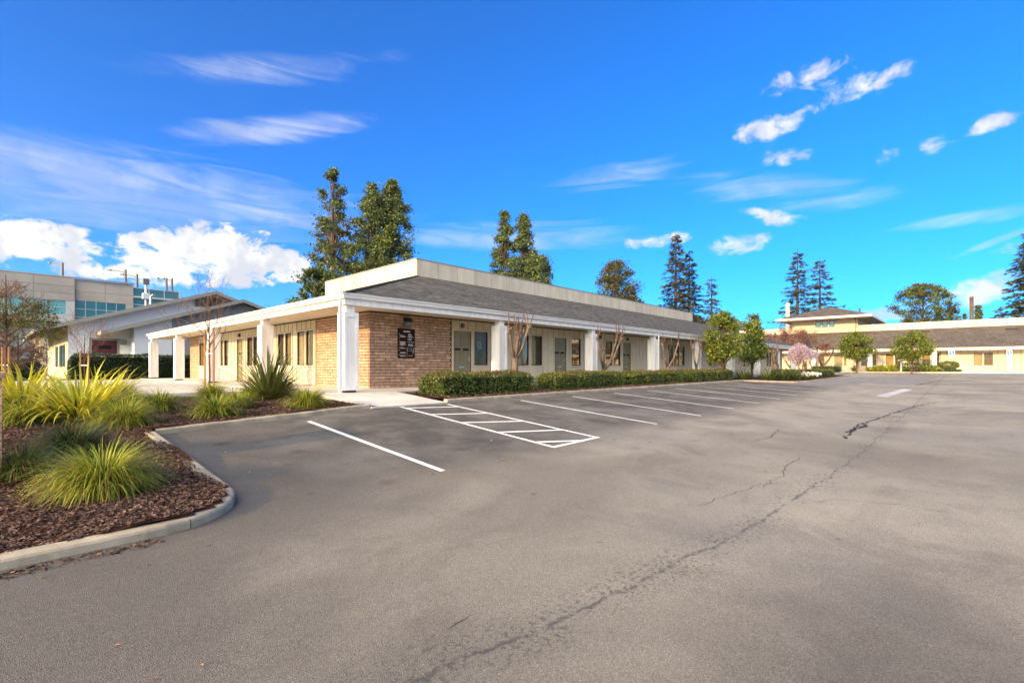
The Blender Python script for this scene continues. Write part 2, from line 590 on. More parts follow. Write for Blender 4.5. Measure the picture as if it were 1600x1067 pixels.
def asphalt_mat():
    m = bpy.data.materials.new('asphalt')
    m.use_nodes = True
    t = NT(m.node_tree)
    p = t.N['Principled BSDF']
    p.inputs['Roughness'].default_value = .88
    p.inputs['Specular IOR Level'].default_value = .22
    co = t.n('ShaderNodeNewGeometry').outputs['Position']
    sp = t.n('ShaderNodeSeparateXYZ')
    t.L.new(co, sp.inputs[0])
    x, y, z = sp.outputs
    big = t.noise(co, .22, 4, .6, .4)
    mid = t.noise(co, 1.3, 5, .65, .3)
    streak = t.noise(t.mapping(co, scale=(.12, 1.6, 1)), 1, 4, .6)
    fine = t.noise(co, 160, 4, .8)
    grit = t.n('ShaderNodeTexVoronoi')
    grit.inputs['Scale'].default_value = 150
    t.L.new(co, grit.inputs['Vector'])
    # worn driving lane (pale, brown) against the darker stalls and the dark strip near the kerb
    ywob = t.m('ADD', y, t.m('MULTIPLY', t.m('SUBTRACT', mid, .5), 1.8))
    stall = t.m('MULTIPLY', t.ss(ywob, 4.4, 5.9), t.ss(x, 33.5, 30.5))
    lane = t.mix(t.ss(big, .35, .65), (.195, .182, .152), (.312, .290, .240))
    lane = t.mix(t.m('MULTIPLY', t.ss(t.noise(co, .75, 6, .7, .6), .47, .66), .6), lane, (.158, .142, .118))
    stall_tone = t.mix(t.ss(mid, .35, .65), (.070, .066, .059), (.135, .125, .110))
    c = t.mix(t.m('MULTIPLY', stall, .95), lane, stall_tone)
    grey = t.m('MULTIPLY', t.ss(t.noise(co, .4, 3, .5, .2), .52, .7), .55)
    c = t.mix(grey, c, (.215, .207, .187))
    c = t.mix(t.m('MULTIPLY', t.ss(streak, .55, .75), .3), c, (.17, .148, .13))
    # darker asphalt tone close to the foreground and along the curved kerb
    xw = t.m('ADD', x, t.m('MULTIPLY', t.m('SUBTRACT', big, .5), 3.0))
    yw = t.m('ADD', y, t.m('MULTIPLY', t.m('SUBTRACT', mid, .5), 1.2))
    dark_zone = t.m('MULTIPLY', t.ss(yw, 1.5, .2), t.ss(xw, 6.5, 3.0))
    dark_zone = t.m('MAXIMUM', dark_zone, t.m('MULTIPLY', t.ss(xw, 2.7, .4), .9))
    dark_zone = t.m('MAXIMUM', dark_zone, t.m('MULTIPLY', t.m('MULTIPLY', t.ss(yw, 3.6, 4.8), t.ss(xw, 5.0, 2.0)), .8))
    c = t.mix(t.m('MULTIPLY', dark_zone, .8), c, (.100, .092, .082))
    worn = t.m('MULTIPLY', t.ss(t.noise(t.mapping(co, scale=(.5, 1, 1), loc=(7, 3, 0)), .9, 6, .72, .8), .56, .70), .5)
    c = t.mix(worn, c, (.190, .158, .118))
    # dark band of grime along the paving seam at y = 1.75
    sw = t.m('ADD', y, t.m('ADD', t.m('MULTIPLY', t.m('SUBTRACT', t.noise(co, 1.6, 6, .7), .5), .30), -1.30))
    sa = t.m('ABSOLUTE', t.m('SUBTRACT', sw, t.m('MULTIPLY', t.m('EXPONENT', t.m('MULTIPLY', x, -1 / 3.5)), 1.1)))
    blot = t.ss(t.noise(co, 24, 3, .7), .52, .60)
    near = t.m('MULTIPLY', t.ss(sa, .42, .0), t.m('MULTIPLY', blot, t.ss(t.noise(co, 2.2, 3), .36, .56)))
    core = t.m('MULTIPLY', t.ss(sa, .030, .006), t.ss(t.noise(co, 7, 5, .75), .42, .56))
    seam = t.m('MAXIMUM', t.m('MULTIPLY', near, .70), t.m('MULTIPLY', core, .75))
    c = t.mix(seam, c, (.058, .056, .058))
    # scattered oil spots
    spot = t.n('ShaderNodeTexVoronoi')
    spot.inputs['Scale'].default_value = .9
    t.L.new(t.mapping(co, loc=(3.1, .7, 0)), spot.inputs['Vector'])
    sd = t.m('ADD', spot.outputs['Distance'], t.m('MULTIPLY', t.m('SUBTRACT', mid, .5), .35))
    c = t.mix(t.m('MULTIPLY', t.ss(sd, .16, .03), t.m('MULTIPLY', stall, .55)), c, (.035, .032, .03))
    # gum spots and drips
    gs = t.n('ShaderNodeTexVoronoi')
    gs.inputs['Scale'].default_value = 3.2
    gs.inputs['Randomness'].default_value = 1.0
    t.L.new(t.mapping(co, scale=(1, 1, .01)), gs.inputs['Vector'])
    gsc = t.n('ShaderNodeSeparateColor')
    t.L.new(gs.outputs['Color'], gsc.inputs[0])
    gr = t.m('SUBTRACT', gs.outputs['Distance'], t.m('MULTIPLY', t.ss(gsc.outputs[0], .55, 1.0), .14))
    gk = t.m('MULTIPLY', t.ss(gr, .02, -.03), t.ss(gsc.outputs[1], .35, .6))
    c = t.mix(t.m('MULTIPLY', gk, .55), c, (.075, .068, .062))
    pits = t.m('MULTIPLY', t.ss(t.noise(co, 34, 3, .7), .62, .70), t.ss(t.noise(co, .9, 4, .65), .46, .64))
    c = t.mix(t.m('MULTIPLY', pits, .65), c, (.085, .074, .064))
    # aggregate
    g = t.ss(fine, .3, .72, .62, 1.40)
    sep = t.n('ShaderNodeSeparateColor')
    t.L.new(grit.outputs['Color'], sep.inputs[0])
    g2 = t.ss(sep.outputs[0], .0, 1.0, .78, 1.22)
    g3 = t.m('ADD', t.m('MULTIPLY', g, g2), t.m('MULTIPLY', t.ss(sep.outputs[1], .975, .995), .55))
    rgb = t.n('ShaderNodeCombineColor')
    for i in range(3):
        t.L.new(g3, rgb.inputs[i])
    c = t.mix(1, c, rgb.outputs[0], 'MULTIPLY')
    t.L.new(c, p.inputs['Base Color'])
    b = t.n('ShaderNodeBump')
    b.inputs['Strength'].default_value = .55
    b.inputs['Distance'].default_value = .008
    t.L.new(t.m('ADD', fine, t.m('MULTIPLY', grit.outputs['Distance'], 1.2)), b.inputs['Height'])
    t.L.new(b.outputs[0], p.inputs['Normal'])
    MATS['asphalt'] = m


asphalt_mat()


def wear_paint():
    """line paint: tyre-worn and chipped, asphalt shows in the chips"""
    t = NT(MATS['paint_line'].node_tree)
    p = t.N['Principled BSDF']
    src = p.inputs['Base Color'].links[0].from_socket
    co = t.n('ShaderNodeNewGeometry').outputs['Position']
    chip = t.m('MULTIPLY', t.ss(t.noise(co, 38, 5, .75), .56, .64), t.ss(t.noise(co, 1.6, 3, .6), .40, .62))
    grime = t.m('MULTIPLY', t.ss(t.noise(co, 3.0, 4, .65), .50, .72), .38)
    c = t.mix(grime, src, (.33, .31, .28))
    c = t.mix(t.m('MULTIPLY', chip, .85), c, (.14, .13, .12))
    t.L.new(c, p.inputs['Base Color'])


wear_paint()
M = MATS

# ------------------------------------------------------------------ ground levels
KX = [-30, 0, 1.8, 4.3, 5.9, 8, 44, 62, 75, 140]
KZ = [-1.6, -1.25, -1.15, -1.03, -.95, -.95, -.87, -.74, -.68, -.68]
EX = [-30, 1.8, 4.2, 6.6, 10.5, 13, 30, 62, 75, 140]
EZ = [-1.65, -1.50, -1.45, -1.40, -1.33, -1.33, -1.15, -.79, -.68, -.68]
VX = [-30, 0, 8, 20, 40, 62, 75, 140]
VZ = [-1.72, -1.60, -1.57, -1.42, -1.12, -.82, -.69, -.69]
WX = [-30, 0, 30, 62, 75, 140]
WZ = [-1.6, -1.52, -1.22, -.82, -.69, -.69]


def lot_z(x, y):
    zs = [float(np.interp(x, WX, WZ)), float(np.interp(x, VX, VZ)), float(np.interp(x, EX, EZ)), float(np.interp(x, KX, KZ))]
    return float(np.interp(y, [-15, 1.6, 5.2, 9.95], zs))


def bed_z(x, y):
    zs = [float(np.interp(x, EX, EZ)) + .10, float(np.interp(x, KX, KZ)) + .10, -.83, -.80]
    return float(np.interp(y, [5.2, 10.0, 16.0, 40.0], zs))


FLOOR = -.72
FLOOR2 = -.56


def sheet(name, xs, ys, zf, mat, keep=None, parent=None, uv=None, **kw):
    nx, ny = len(xs), len(ys)
    V = np.array([(x, y, zf(x, y)) for x in xs for y in ys])
    F = []
    for i in range(nx - 1):
        for j in range(ny - 1):
            if keep and not keep((xs[i] + xs[i + 1]) / 2, (ys[j] + ys[j + 1]) / 2):
                continue
            F.append((i * ny + j, (i + 1) * ny + j, (i + 1) * ny + j + 1, i * ny + j + 1))
    return np_obj(name, V, np.array(F), mat, parent, True, **kw)


sheet('ground', [-4000, -200, -60, 0, 60, 200, 4000], [-4000, -200, -60, 0, 60, 200, 4000], lambda x, y: -2.1, M['soil'], kind='structure')
sheet('lawn', np.linspace(-60, 260, 9), np.linspace(15.6, 240, 9), lambda x, y: -.88, M['lawn'], kind='structure')
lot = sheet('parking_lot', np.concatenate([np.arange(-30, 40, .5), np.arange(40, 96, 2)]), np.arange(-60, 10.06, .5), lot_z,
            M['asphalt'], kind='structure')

# paint on the asphalt
def stripe(p0, p1, w, mat, name='parking_stripe', lift=.005):
    p0, p1 = Vector((*p0, 0)), Vector((*p1, 0))
    d = (p1 - p0)
    n = max(2, int(d.length / .25))
    s = Vector((-d.y, d.x, 0)).normalized() * w / 2
    mb = MB()
    for i in range(n):
        a, b = p0 + d * (i / n), p0 + d * ((i + 1) / n)
        q = [a - s, b - s, b + s, a + s]
        mb.poly([(v.x, v.y, lot_z(v.x, v.y) + lift) for v in q])
    return mb.build(name, mat, lot)


for k, sx in enumerate([4.24, 10.5, 13.07, 15.65, 18.2, 20.8, 23.4, 26.0, 28.5]):
    stripe((sx, 9.45), (sx, 5.2), .092, M['paint_line'])
stripe((6.64, 9.85), (6.64, 5.2), .092, M['paint_line'], lift=.0050)
stripe((8.0, 9.75), (8.0, 5.2), .092, M['paint_line'], lift=.0052)
stripe((6.59, 5.2), (8.05, 5.2), .092, M['paint_line'], lift=.0085)
for (ya, yb) in ((9.62, 9.28), (8.68, 8.22), (7.63, 7.10), (6.56, 6.02)):
    stripe((6.66, ya), (7.98, yb), .10, M['paint_line'], lift=.009)
stripe((6.66, 5.60), (7.45, 5.22), .10, M['paint_line'], lift=.012)
stripe((26.0, 2.6), (33.5, 2.2), .42, M['paint_faded'], 'faded_stripe')
pm = pmat('patch', (.20, .195, .185), .9, .15, var=.18, vscale=1.2, bump=.4, bscale=90)
stripe((33.0, 6.3), (52, 5.4), 2.6, pm, 'pale_asphalt_patch', .006)
stripe((38.0, 3.4), (58, 2.6), 2.2, pm, 'pale_asphalt_patch', .007)


def crack(pts, w, mat, seedn, name='asphalt_crack'):
    rg = seed(seedn)
    P = []
    for i in range(len(pts) - 1):
        a, b = np.array(pts[i]), np.array(pts[i + 1])
        n = max(2, int(np.linalg.norm(b - a) / .12))
        for k in range(n):
            P.append(a + (b - a) * k / n + rg.normal(0, .025, 2))
    mb = MB()
    W = [w * rg.uniform(.3, 1.3) for _ in P]
    W[0] = W[-1] = .002
    for i in range(len(P) - 1):
        d = P[i + 1] - P[i]
        s = np.array([-d[1], d[0]]) / (np.linalg.norm(d) + 1e-6) / 2
        q = [P[i] - s * W[i], P[i + 1] - s * W[i + 1], P[i + 1] + s * W[i + 1], P[i] + s * W[i]]
        mb.poly([(v[0], v[1], lot_z(v[0], v[1]) + .004) for v in q])
    return mb.build(name, mat, lot)


def gp(px, py, zg=None):
    """the point of the car park seen along a sight line"""
    r, u = (px - 800) / 756.0, (py - 573) / 756.0
    z = -1.4
    for _ in range(30):
        d = -z / u
        x, y = (.6825 * r + .7309) * d, (-.7309 * r + .6825) * d
        z = .5 * z + .5 * lot_z(x, y)
    return (x, y)


crack([gp(*q) for q in ((1318, 686), (1332, 674), (1340, 664), (1368, 655), (1398, 645), (1432, 634), (1470, 628))], .06, M['tar'], 3, 'tar_seal')
crack([gp(*q) for q in ((1322, 676), (1338, 671), (1356, 662))], .12, M['tar'], 4, 'tar_seal')
crack([gp(*q) for q in ((1190, 762), (1222, 742), (1228, 728), (1252, 712))], .012, M['crack'], 5)
crack([gp(*q) for q in ((1265, 783), (1330, 782), (1420, 790), (1510, 806))], .009, M['crack'], 6)
crack([gp(*q) for q in ((1090, 790), (1130, 776), (1200, 752))], .009, M['crack'], 7)
crack([gp(*q) for q in ((700, 978), (735, 962), (760, 955))], .010, M['crack'], 8)
crack([gp(*q) for q in ((1400, 668), (1450, 676), (1560, 690))], .014, M['crack'], 9)
crack([gp(*q) for q in ((1175, 690), (1200, 684), (1222, 668))], .02, M['crack'], 10)
crack([gp(*q) for q in ((1430, 603), (1445, 599), (1462, 596))], .10, M['tar'], 12, 'tar_seal')

# kerbs: short cast segments with open joints
kerbs = empty('kerb', (0, 0, 0), kind='structure')


def kerb_run(path, zf, seg=3.05, h=.095, w=.15, mat=None, flip=1):
    """path: list of (x, y) along the road-side face; the kerb body lies on its left (flip=1)"""
    P = [Vector((*p, 0)) for p in path]
    L = [0]
    for a, b in zip(P, P[1:]):
        L.append(L[-1] + (b - a).length)

    def at(s):
        s = min(max(s, 0), L[-1])
        for i in range(len(P) - 1):
            if s <= L[i + 1] or i == len(P) - 2:
                f = (s - L[i]) / max(1e-6, L[i + 1] - L[i])
                return P[i].lerp(P[i + 1], f)
    s0 = 0
    while s0 < L[-1] - .05:
        s1 = min(s0 + seg, L[-1])
        n = max(2, int((s1 - s0) / .18))
        mb = MB()
        rings = []
        for k in range(n + 1):
            s = s0 + .006 + (s1 - s0 - .012) * k / n
            p = at(s)
            d = (at(s + .12) - at(s - .12)).normalized()
            nrm = Vector((-d.y, d.x, 0)) * flip
            z = zf(p.x, p.y)
            prof = [(-.012, -.25), (-.006, h - .030), (.004, h - .010), (.024, h), (w - .02, h + .002), (w, h - .012), (w, -.25)]
            ring = []
            for (a, zz) in prof:
                q = p + nrm * a
                ring.append((q.x, q.y, z + zz))
            rings.append(ring)
        base = len(mb.v)
        m = len(rings[0])
        for r_ in rings:
            mb.v += r_
        for k in range(n):
            for q in range(m - 1):
                f = (base + k * m + q, base + (k + 1) * m + q, base + (k + 1) * m + q + 1, base + k * m + q + 1)
                mb.f.append(f if flip > 0 else f[::-1])
        mb.f.append(tuple(range(base, base + m)))
        mb.f.append(tuple(base + n * m + q for q in range(m - 1, -1, -1)))
        mb.build('kerb_segment', mat or M['kerb'], kerbs, smooth=False)
        s0 = s1


def arc(cx, cy, r, a0, a1, n=8):
    return [(cx + r * math.cos(R(a0 + (a1 - a0) * i / n)), cy + r * math.sin(R(a0 + (a1 - a0) * i / n))) for i in range(n + 1)]


RC = .85
kerb_run([(-14, 5.2)] + arc(1.83 - RC, 5.2 + RC, RC, -90, 0) + [(1.83, 9.80)], lot_z)
kerb_run([(1.86, 9.95), (5.895, 9.95)], lot_z)
# long planter with its bulge, then over to the second building
pen = [(8.15, 9.95), (31.5, 9.95)] + arc(31.5, 9.45, .5, 90, 40, 4)[1:] + [(34.0, 7.6)] + [(36.0, 7.35), (52, 7.35)] + arc(52, 8.35, 1.0, -90, -10, 5) + [(54.5, 9.0), (66.0, 9.6)]
kerb_run(pen, lot_z)
kerb_run([(66.0, 9.6), (68.5, 9.0), (70.0, 7.0), (70.0, .2)], lot_z, h=.11)
kerb_run([(70.0, .2), (70.0, -12)], lot_z, h=.11, mat=M['kerb_blue'])
kerb_run([(70.0, -12), (70.0, -30)], lot_z, h=.11)

# mulch beds
def in_left(x, y):
    if y > 10.02:
        return x < 6.1 and y < 16.4
    if x > 1.75:
        return False
    cx, cy = 1.83 - RC, 5.2 + RC
    if x > cx and y < cy:
        return (x - cx) ** 2 + (y - cy) ** 2 < (RC - .08) ** 2
    return y > 5.27


def lump(x, y):
    return .03 * math.sin(x * 1.7 + y) * math.cos(y * 1.3 - x * .6) + .012 * math.sin(5 * x + 3 * y)


bed = sheet('mulch_bed', np.arange(-8, 6.2, .1), np.arange(5.2, 16.5, .1), lambda x, y: bed_z(x, y) - .015 + lump(x, y), M['mulch'], in_left, kind='structure')


def chips(name, n, x0, x1, y0, y1, zf, ok, size, sd, mat, parent=None, bias=0):
    rg = seed(sd)
    P = []
    while len(P) < n:
        x, y = rg.uniform(x0, x1), rg.uniform(y0, y1)
        if bias and rg.random() > bias / (bias + math.hypot(x - .8, y - 5.5)):
            continue
        if ok(x, y):
            P.append((x, y, zf(x, y)))
    P = np.array(P)
    a = rg.uniform(0, 2 * PI, n)
    l = rg.uniform(.4, 1.3, n) * size
    w = l * rg.uniform(.18, .5, n)
    tl = rg.normal(0, .28, n)
    rl = rg.normal(0, .35, n)
    u = np.stack([np.cos(a) * np.cos(tl), np.sin(a) * np.cos(tl), np.sin(tl)], 1)
    v = np.stack([-np.sin(a) * np.cos(rl), np.cos(a) * np.cos(rl), np.sin(rl)], 1)
    c = P + np.array([0, 0, .008])
    U, Wv = u * l[:, None], v * w[:, None]
    V = np.stack([c - U - Wv * .7, c + U - Wv, c + U * .9 + Wv, c - U + Wv * .8], 1).reshape(-1, 3)
    F = np.arange(4 * n).reshape(-1, 4)
    return np_obj(name, V, F, mat, parent, kind='stuff', label='loose brown bark mulch chips', )


tag(chips('mulch_chips', 85000, -1.2, 6.0, 5.3, 16, lambda x, y: bed_z(x, y) + lump(x, y), in_left, .020, 5, M['chips'], bias=3.0),
    'loose bark chips covering the corner planting bed', 'mulch')


def in_planter(x, y):
    if x < 33:
        return 10.07 < y < 12.25 and x > 8.2 + max(0, (11.3 - y)) * .0
    if x < 36:
        return y > 10.0 - (x - 33) * .85 and y < 12.25
    if x < 53:
        return 7.47 < y < 12.25
    return False


def pl_z(x, y):
    return float(np.interp(y, [7.3, 10, 12.3], [lot_z(x, 7.35) + .10, lot_z(x, 9.95) + .10, FLOOR - .03]))


sheet('planter_bed', np.concatenate([np.arange(8.15, 34, .2), np.arange(34, 53.2, .5)]), np.arange(7.4, 12.31, .1), lambda x, y: pl_z(x, y) - .02 + lump(x, y) * .5,
      M['mulch'], in_planter, kind='structure')
tag(chips('mulch_chips', 12000, 8.2, 24, 10.08, 12.2, lambda x, y: pl_z(x, y), in_planter, .035, 6, M['chips']),
    'loose bark chips under the clipped hedges of the long planter', 'mulch')

# a few leaves and bark bits blown onto the asphalt along the kerb
def near_kerb(x, y):
    return True


rgk = seed(77)
litter_z = lambda x, y: lot_z(x, y) + .002
tag(chips('kerb_litter', 260, -.6, 1.0, 4.99, 5.17, litter_z, near_kerb, .022, 8, M['chips']), 'fallen bark bits along the foot of the curved kerb', 'litter')
SCR = {232: 'dry leaf on the asphalt just off the curved kerb tip', 68: 'dry leaf near the bottom left, below the kerb joint', 768: 'white scrap beside the hatched bay',
       352: 'white scrap in the first stall, nearer the kerb', 390: 'white scrap in the first stall, farther from the kerb', 183: 'dry leaf farthest down at the lower left',
       315: 'dry leaf in the lower left lane, middle of three', 243: 'dry leaf at the very bottom edge', 700: 'dry leaf in the lane beside the dark seam'}
for (px, py) in ((232, 884), (68, 904), (768, 689), (352, 707), (390, 738), (183, 1010), (315, 1041), (243, 1063), (700, 935)):
    x, y = gp(px, py)
    rg = seed(int(px))
    a = rg.uniform(0, 6.28)
    c, s = math.cos(a) * .017, math.sin(a) * .017
    MB().poly([(x - c, y - s, lot_z(x, y) + .006), (x + s * .5, y - c * .5, lot_z(x, y) + .014), (x + c, y + s, lot_z(x, y) + .008), (x - s * .5, y + c * .5, lot_z(x, y) + .016)]) \
        .build('fallen_leaf', M['paper'] if px in (768, 352, 390) else M['stake'], None,
               label=SCR[px], cat='litter', group='scraps on the asphalt' if px in (768, 352, 390) else 'dry leaves on the asphalt')

# concrete walkway round the first building, ramp, patio
walk = MB()
walk.box(6.15, 8.6, 14.5, 37.2, FLOOR - .3, FLOOR)
walk.box(6.15, 62, 12.25, 14.5, FLOOR - .3, FLOOR)
walk.build('walkway', M['concrete'], kind='structure')
ramp = MB()
for i in range(10):
    y0, y1 = 12.25 - i * .235, 12.25 - (i + 1) * .235
    f = lambda y: FLOOR - .004 + (y - 12.25) / (9.9 - 12.25) * (-.20)
    ramp.poly([(5.85 + (12.25 - y0) * .02, y0, f(y0)), (5.85 + (12.25 - y1) * .02, y1, f(y1)), (8.08, y1, f(y1)), (8.08, y0, f(y0))])
ramp.poly([(8.08, 12.25, FLOOR - .004), (8.08, 9.9, f(9.9)), (8.08, 9.9, -1.3), (8.08, 12.25, -1.3)])
ramp.poly([(5.85, 12.25, FLOOR - .004), (5.85, 12.25, -1.3), (5.897, 9.9, -1.3), (5.897, 9.9, f(9.9))])
ramp.poly([(5.897, 9.9, f(9.9)), (5.897, 9.9, -1.3), (8.08, 9.9, -1.3), (8.08, 9.9, f(9.9))])
ramp.build('entry_ramp', M['concrete'], kind='structure')

patio = empty('patio', (2, 16.4, -.8), kind='structure')
MB().box(-6, 6.14, 16.45, 37.2, -1.2, -.775).build('patio_bedding', M['concrete'], patio)
pv = MB().box(-.296, .296, -.296, .296, -.03, .012).mesh('paver', M['paver'])
k = 0
for i in range(9):
    for j in range(33):
        x, y = .95 + i * .61, 16.8 + j * .61
        if x > 5.85:
            continue
        inst(pv, 'paver', (x, y, -.765 + random.uniform(-.002, .002)), patio)

# ------------------------------------------------------------------ the first office building
EAVE = dict(x0=6.5, x1=59.9, y0=12.36, y1=37.3)
PAR = dict(x0=15.3, x1=51.0, y0=21.2, y1=31.6)
ZE, ZP, ZT = 2.03, 4.83, 5.72
pmat('soffit_dark', (.11, .09, .06), .9, .05)
b1 = empty('office_building', (8.47, 14.37, FLOOR), 'long low cream office with brick corner, white posts and grey shingle roof', 'building')


def facade(axis, plane, u0, u1, z0, z1, ops, depth, inward):
    """wall sheet with real openings; axis 'x' runs along x at y=plane, 'y' runs along y at x=plane"""
    mb = MB()
    P = (lambda u, w, z: (u, plane + w * inward, z)) if axis == 'x' else (lambda u, w, z: (plane + w * inward, u, z))
    us = sorted({u0, u1, *[o[0] for o in ops], *[o[1] for o in ops]})
    zs = sorted({z0, z1, *[o[2] for o in ops], *[o[3] for o in ops]})
    us = [u for u in us if u0 <= u <= u1]
    zs = [z for z in zs if z0 <= z <= z1]

    def hole(u, z):
        return any(o[0] < u < o[1] and o[2] < z < o[3] for o in ops)
    for a, b in zip(us, us[1:]):
        for c, d in zip(zs, zs[1:]):
            if not hole((a + b) / 2, (c + d) / 2):
                mb.poly([P(a, 0, c), P(b, 0, c), P(b, 0, d), P(a, 0, d)])
    for (a, b, c, d) in ops:
        mb.poly([P(a, 0, c), P(a, depth, c), P(a, depth, d), P(a, 0, d)])
        mb.poly([P(b, 0, c), P(b, 0, d), P(b, depth, d), P(b, depth, c)])
        mb.poly([P(a, 0, d), P(a, depth, d), P(b, depth, d), P(b, 0, d)])
        mb.poly([P(a, 0, c), P(b, 0, c), P(b, depth, c), P(a, depth, c)])
    return mb


def abox(mb, axis, plane, sgn, u0, u1, w0, w1, z0, z1):
    """box on a facade: w is the distance out of the wall (sgn = -1 or +1 is the outward direction)"""
    a, b = sorted((plane + sgn * w0, plane + sgn * w1))
    if axis == 'x':
        mb.box(u0, u1, a, b, z0, z1)
    else:
        mb.box(a, b, u0, u1, z0, z1)
    return mb


def window(parent, axis, plane, sgn, u0, u1, z0, z1, blind, notes=0, vertical=True, trim=None):
    fr = MB()
    t = .035
    A = lambda m, *q: abox(m, axis, plane, sgn, *q)
    A(fr, u0, u0 + t, -.05, .006, z0, z1)
    A(fr, u1 - t, u1, -.05, .006, z0, z1)
    A(fr, u0 + t, u1 - t, -.05, .006, z0, z0 + t)
    A(fr, u0 + t, u1 - t, -.05, .006, z1 - t, z1)
    f = fr.build('window', M['bronze'], parent)
    A(MB(), u0 + t, u1 - t, -.022, -.017, z0 + t, z1 - t).build('pane', M['glass'], f)
    bl = MB()
    if vertical:
        n = max(4, int((u1 - u0) / .085))
        for i in range(n):
            a = u0 + t + (u1 - u0 - 2 * t) * i / n
            b = u0 + t + (u1 - u0 - 2 * t) * (i + 1) / n
            A(bl, a, b - .006, -.060 + .012 * (i % 2), -.052 + .012 * (i % 2), z0 + t, z1 - t)
    A(bl, u0, u1, -.085, -.08, z0, z1)
    bl.build('blind', blind, f)
    for k in range(notes):
        un = u0 + (u1 - u0) * random.uniform(.2, .55)
        zn = z0 + (z1 - z0) * random.uniform(.2, .55)
        A(MB(), un, un + .19, -.036, -.032, zn, zn + .25).build('notice', M['paper'], f)
    # casing
    cs = MB()
    c = .06
    A(cs, u0 - c, u0, 0, .040, z0 - c, z1 + c)
    A(cs, u1, u1 + c, 0, .040, z0 - c, z1 + c)
    A(cs, u0, u1, 0, .044, z1, z1 + c)
    A(cs, u0, u1, 0, .052, z0 - c, z0)
    cs.build('casing', trim or M['cream'], f)
    return f


def door(parent, axis, plane, sgn, u0, u1, z0, z1, handle=1, mat=None, letter=True):
    A = lambda m, *q: abox(m, axis, plane, sgn, *q)
    mat = mat or M['olive']
    dr = MB()
    A(dr, u0, u1, -.09, -.05, z0, z1)
    st, w = .10, u1 - u0
    rails = [0, .20, .78, 1.02, 1.48, 1.66, z1 - z0]
    mid = (u0 + u1) / 2
    A(dr, u0, u0 + st, -.05, -.032, z0, z1)
    A(dr, u1 - st, u1, -.05, -.032, z0, z1)
    A(dr, mid - .05, mid + .05, -.05, -.032, z0, z1)
    H = z1 - z0
    for (a, b) in ((0, .16), (H * .34, H * .34 + .11), (H * .66, H * .66 + .10), (H - .12, H)):
        A(dr, u0 + st, mid - .05, -.05, -.0325, z0 + a, z0 + b)
        A(dr, mid + .05, u1 - st, -.05, -.0325, z0 + a, z0 + b)
    # raised fields
    for (a, b) in ((.16, H * .34), (H * .34 + .11, H * .66), (H * .66 + .10, H - .12)):
        for (p, q) in ((u0 + st, mid - .05), (mid + .05, u1 - st)):
            A(dr, p + .05, q - .05, -.05, -.038, z0 + a + .05, z0 + b - .05)
    d = dr.build('door', mat, parent)
    hb = MB()
    hu = u1 - .07 if handle > 0 else u0 + .07
    A(hb, hu - .025, hu + .025, -.032, -.02, z0 + .92, z0 + 1.12)
    A(hb, hu - .13 * handle if handle > 0 else hu, hu if handle > 0 else hu + .13, -.012, .008, z0 + 1.0, z0 + 1.025)
    A(hb, hu - .012, hu + .012, -.02, -.012, z0 + .99, z0 + 1.03)
    hb.build('handle', M['steel'], d)
    if letter:
        A(MB(), mid - .15, mid + .13, -.030, -.022, z0 + .66, z0 + .72).build('letter_slot', M['steel'], d)
        A(MB(), u0 + .11, mid - .06, -.030, -.024, z0 + H * .64, z0 + H * .64 + .075).build('name_plate', M['sign_brown'], d)
        A(MB(), mid + .06, u1 - .11, -.030, -.024, z0 + H * .64, z0 + H * .64 + .075).build('name_plate', M['sign_brown'], d)
    cs = MB()
    A(cs, u0 - .07, u0, 0, .042, z0, z1 + .07)
    A(cs, u1, u1 + .07, 0, .042, z0, z1 + .07)
    A(cs, u0, u1, 0, .046, z1, z1 + .07)
    cs.build('casing', M['cream'], d)
    return d


WZ0, WZ1 = FLOOR + .78, FLOOR + 2.14
DZ1 = FLOOR + 2.12
SOF = 1.80
YW, XW = 14.37, 8.47
# openings on the car-park side: (kind, x0, x1, blind, notices)
right_ops = [('d', 12.06, 12.99), ('w', 13.14, 13.90, 'blind_dark', 2), ('w', 15.70, 16.48, 'blind_tan', 0), ('w', 16.64, 17.42, 'blind_dark', 0),
             ('d', 18.34, 19.30), ('w', 19.72, 20.52, 'blind_dark', 2), ('w', 22.84, 23.56, 'blind_dark', 0), ('w', 23.70, 24.45, 'blind_dark', 2),
             ('d', 24.70, 25.64), ('w', 30.50, 31.30, 'blind_dark', 1), ('w', 31.42, 32.22, 'blind_dark', 0), ('w', 32.34, 33.14, 'blind_tan', 0),
             ('w', 37.45, 38.20, 'blind_tan', 0), ('w', 38.32, 39.07, 'blind_white', 0), ('d', 40.2, 41.1), ('w', 45.3, 46.1, 'blind_tan', 0),
             ('w', 46.22, 47.0, 'blind_dark', 0), ('d', 48.4, 49.3), ('w', 52.4, 53.15, 'blind_dark', 0), ('w', 53.27, 54.0, 'blind_tan', 0)]
left_ops = [('w', 18.40, 19.05, 'blind_white', 0), ('w', 19.16, 19.86, 'blind_white', 0), ('w', 20.42, 21.05, 'blind_tan', 0), ('w', 21.18, 21.85, 'blind_dark', 0),
            ('w', 24.10, 24.75, 'blind_dark', 0), ('w', 24.88, 25.58, 'blind_dark', 0), ('d', 26.15, 27.05), ('w', 28.40, 29.05, 'blind_dark', 0), ('w', 29.17, 29.75, 'blind_tan', 0),
            ('w', 32.6, 33.65, 'blind_tan', 0)]


def rects(ops):
    return [(o[1], o[2], FLOOR if o[0] == 'd' else WZ0, DZ1 if o[0] == 'd' else WZ1) for o in ops]


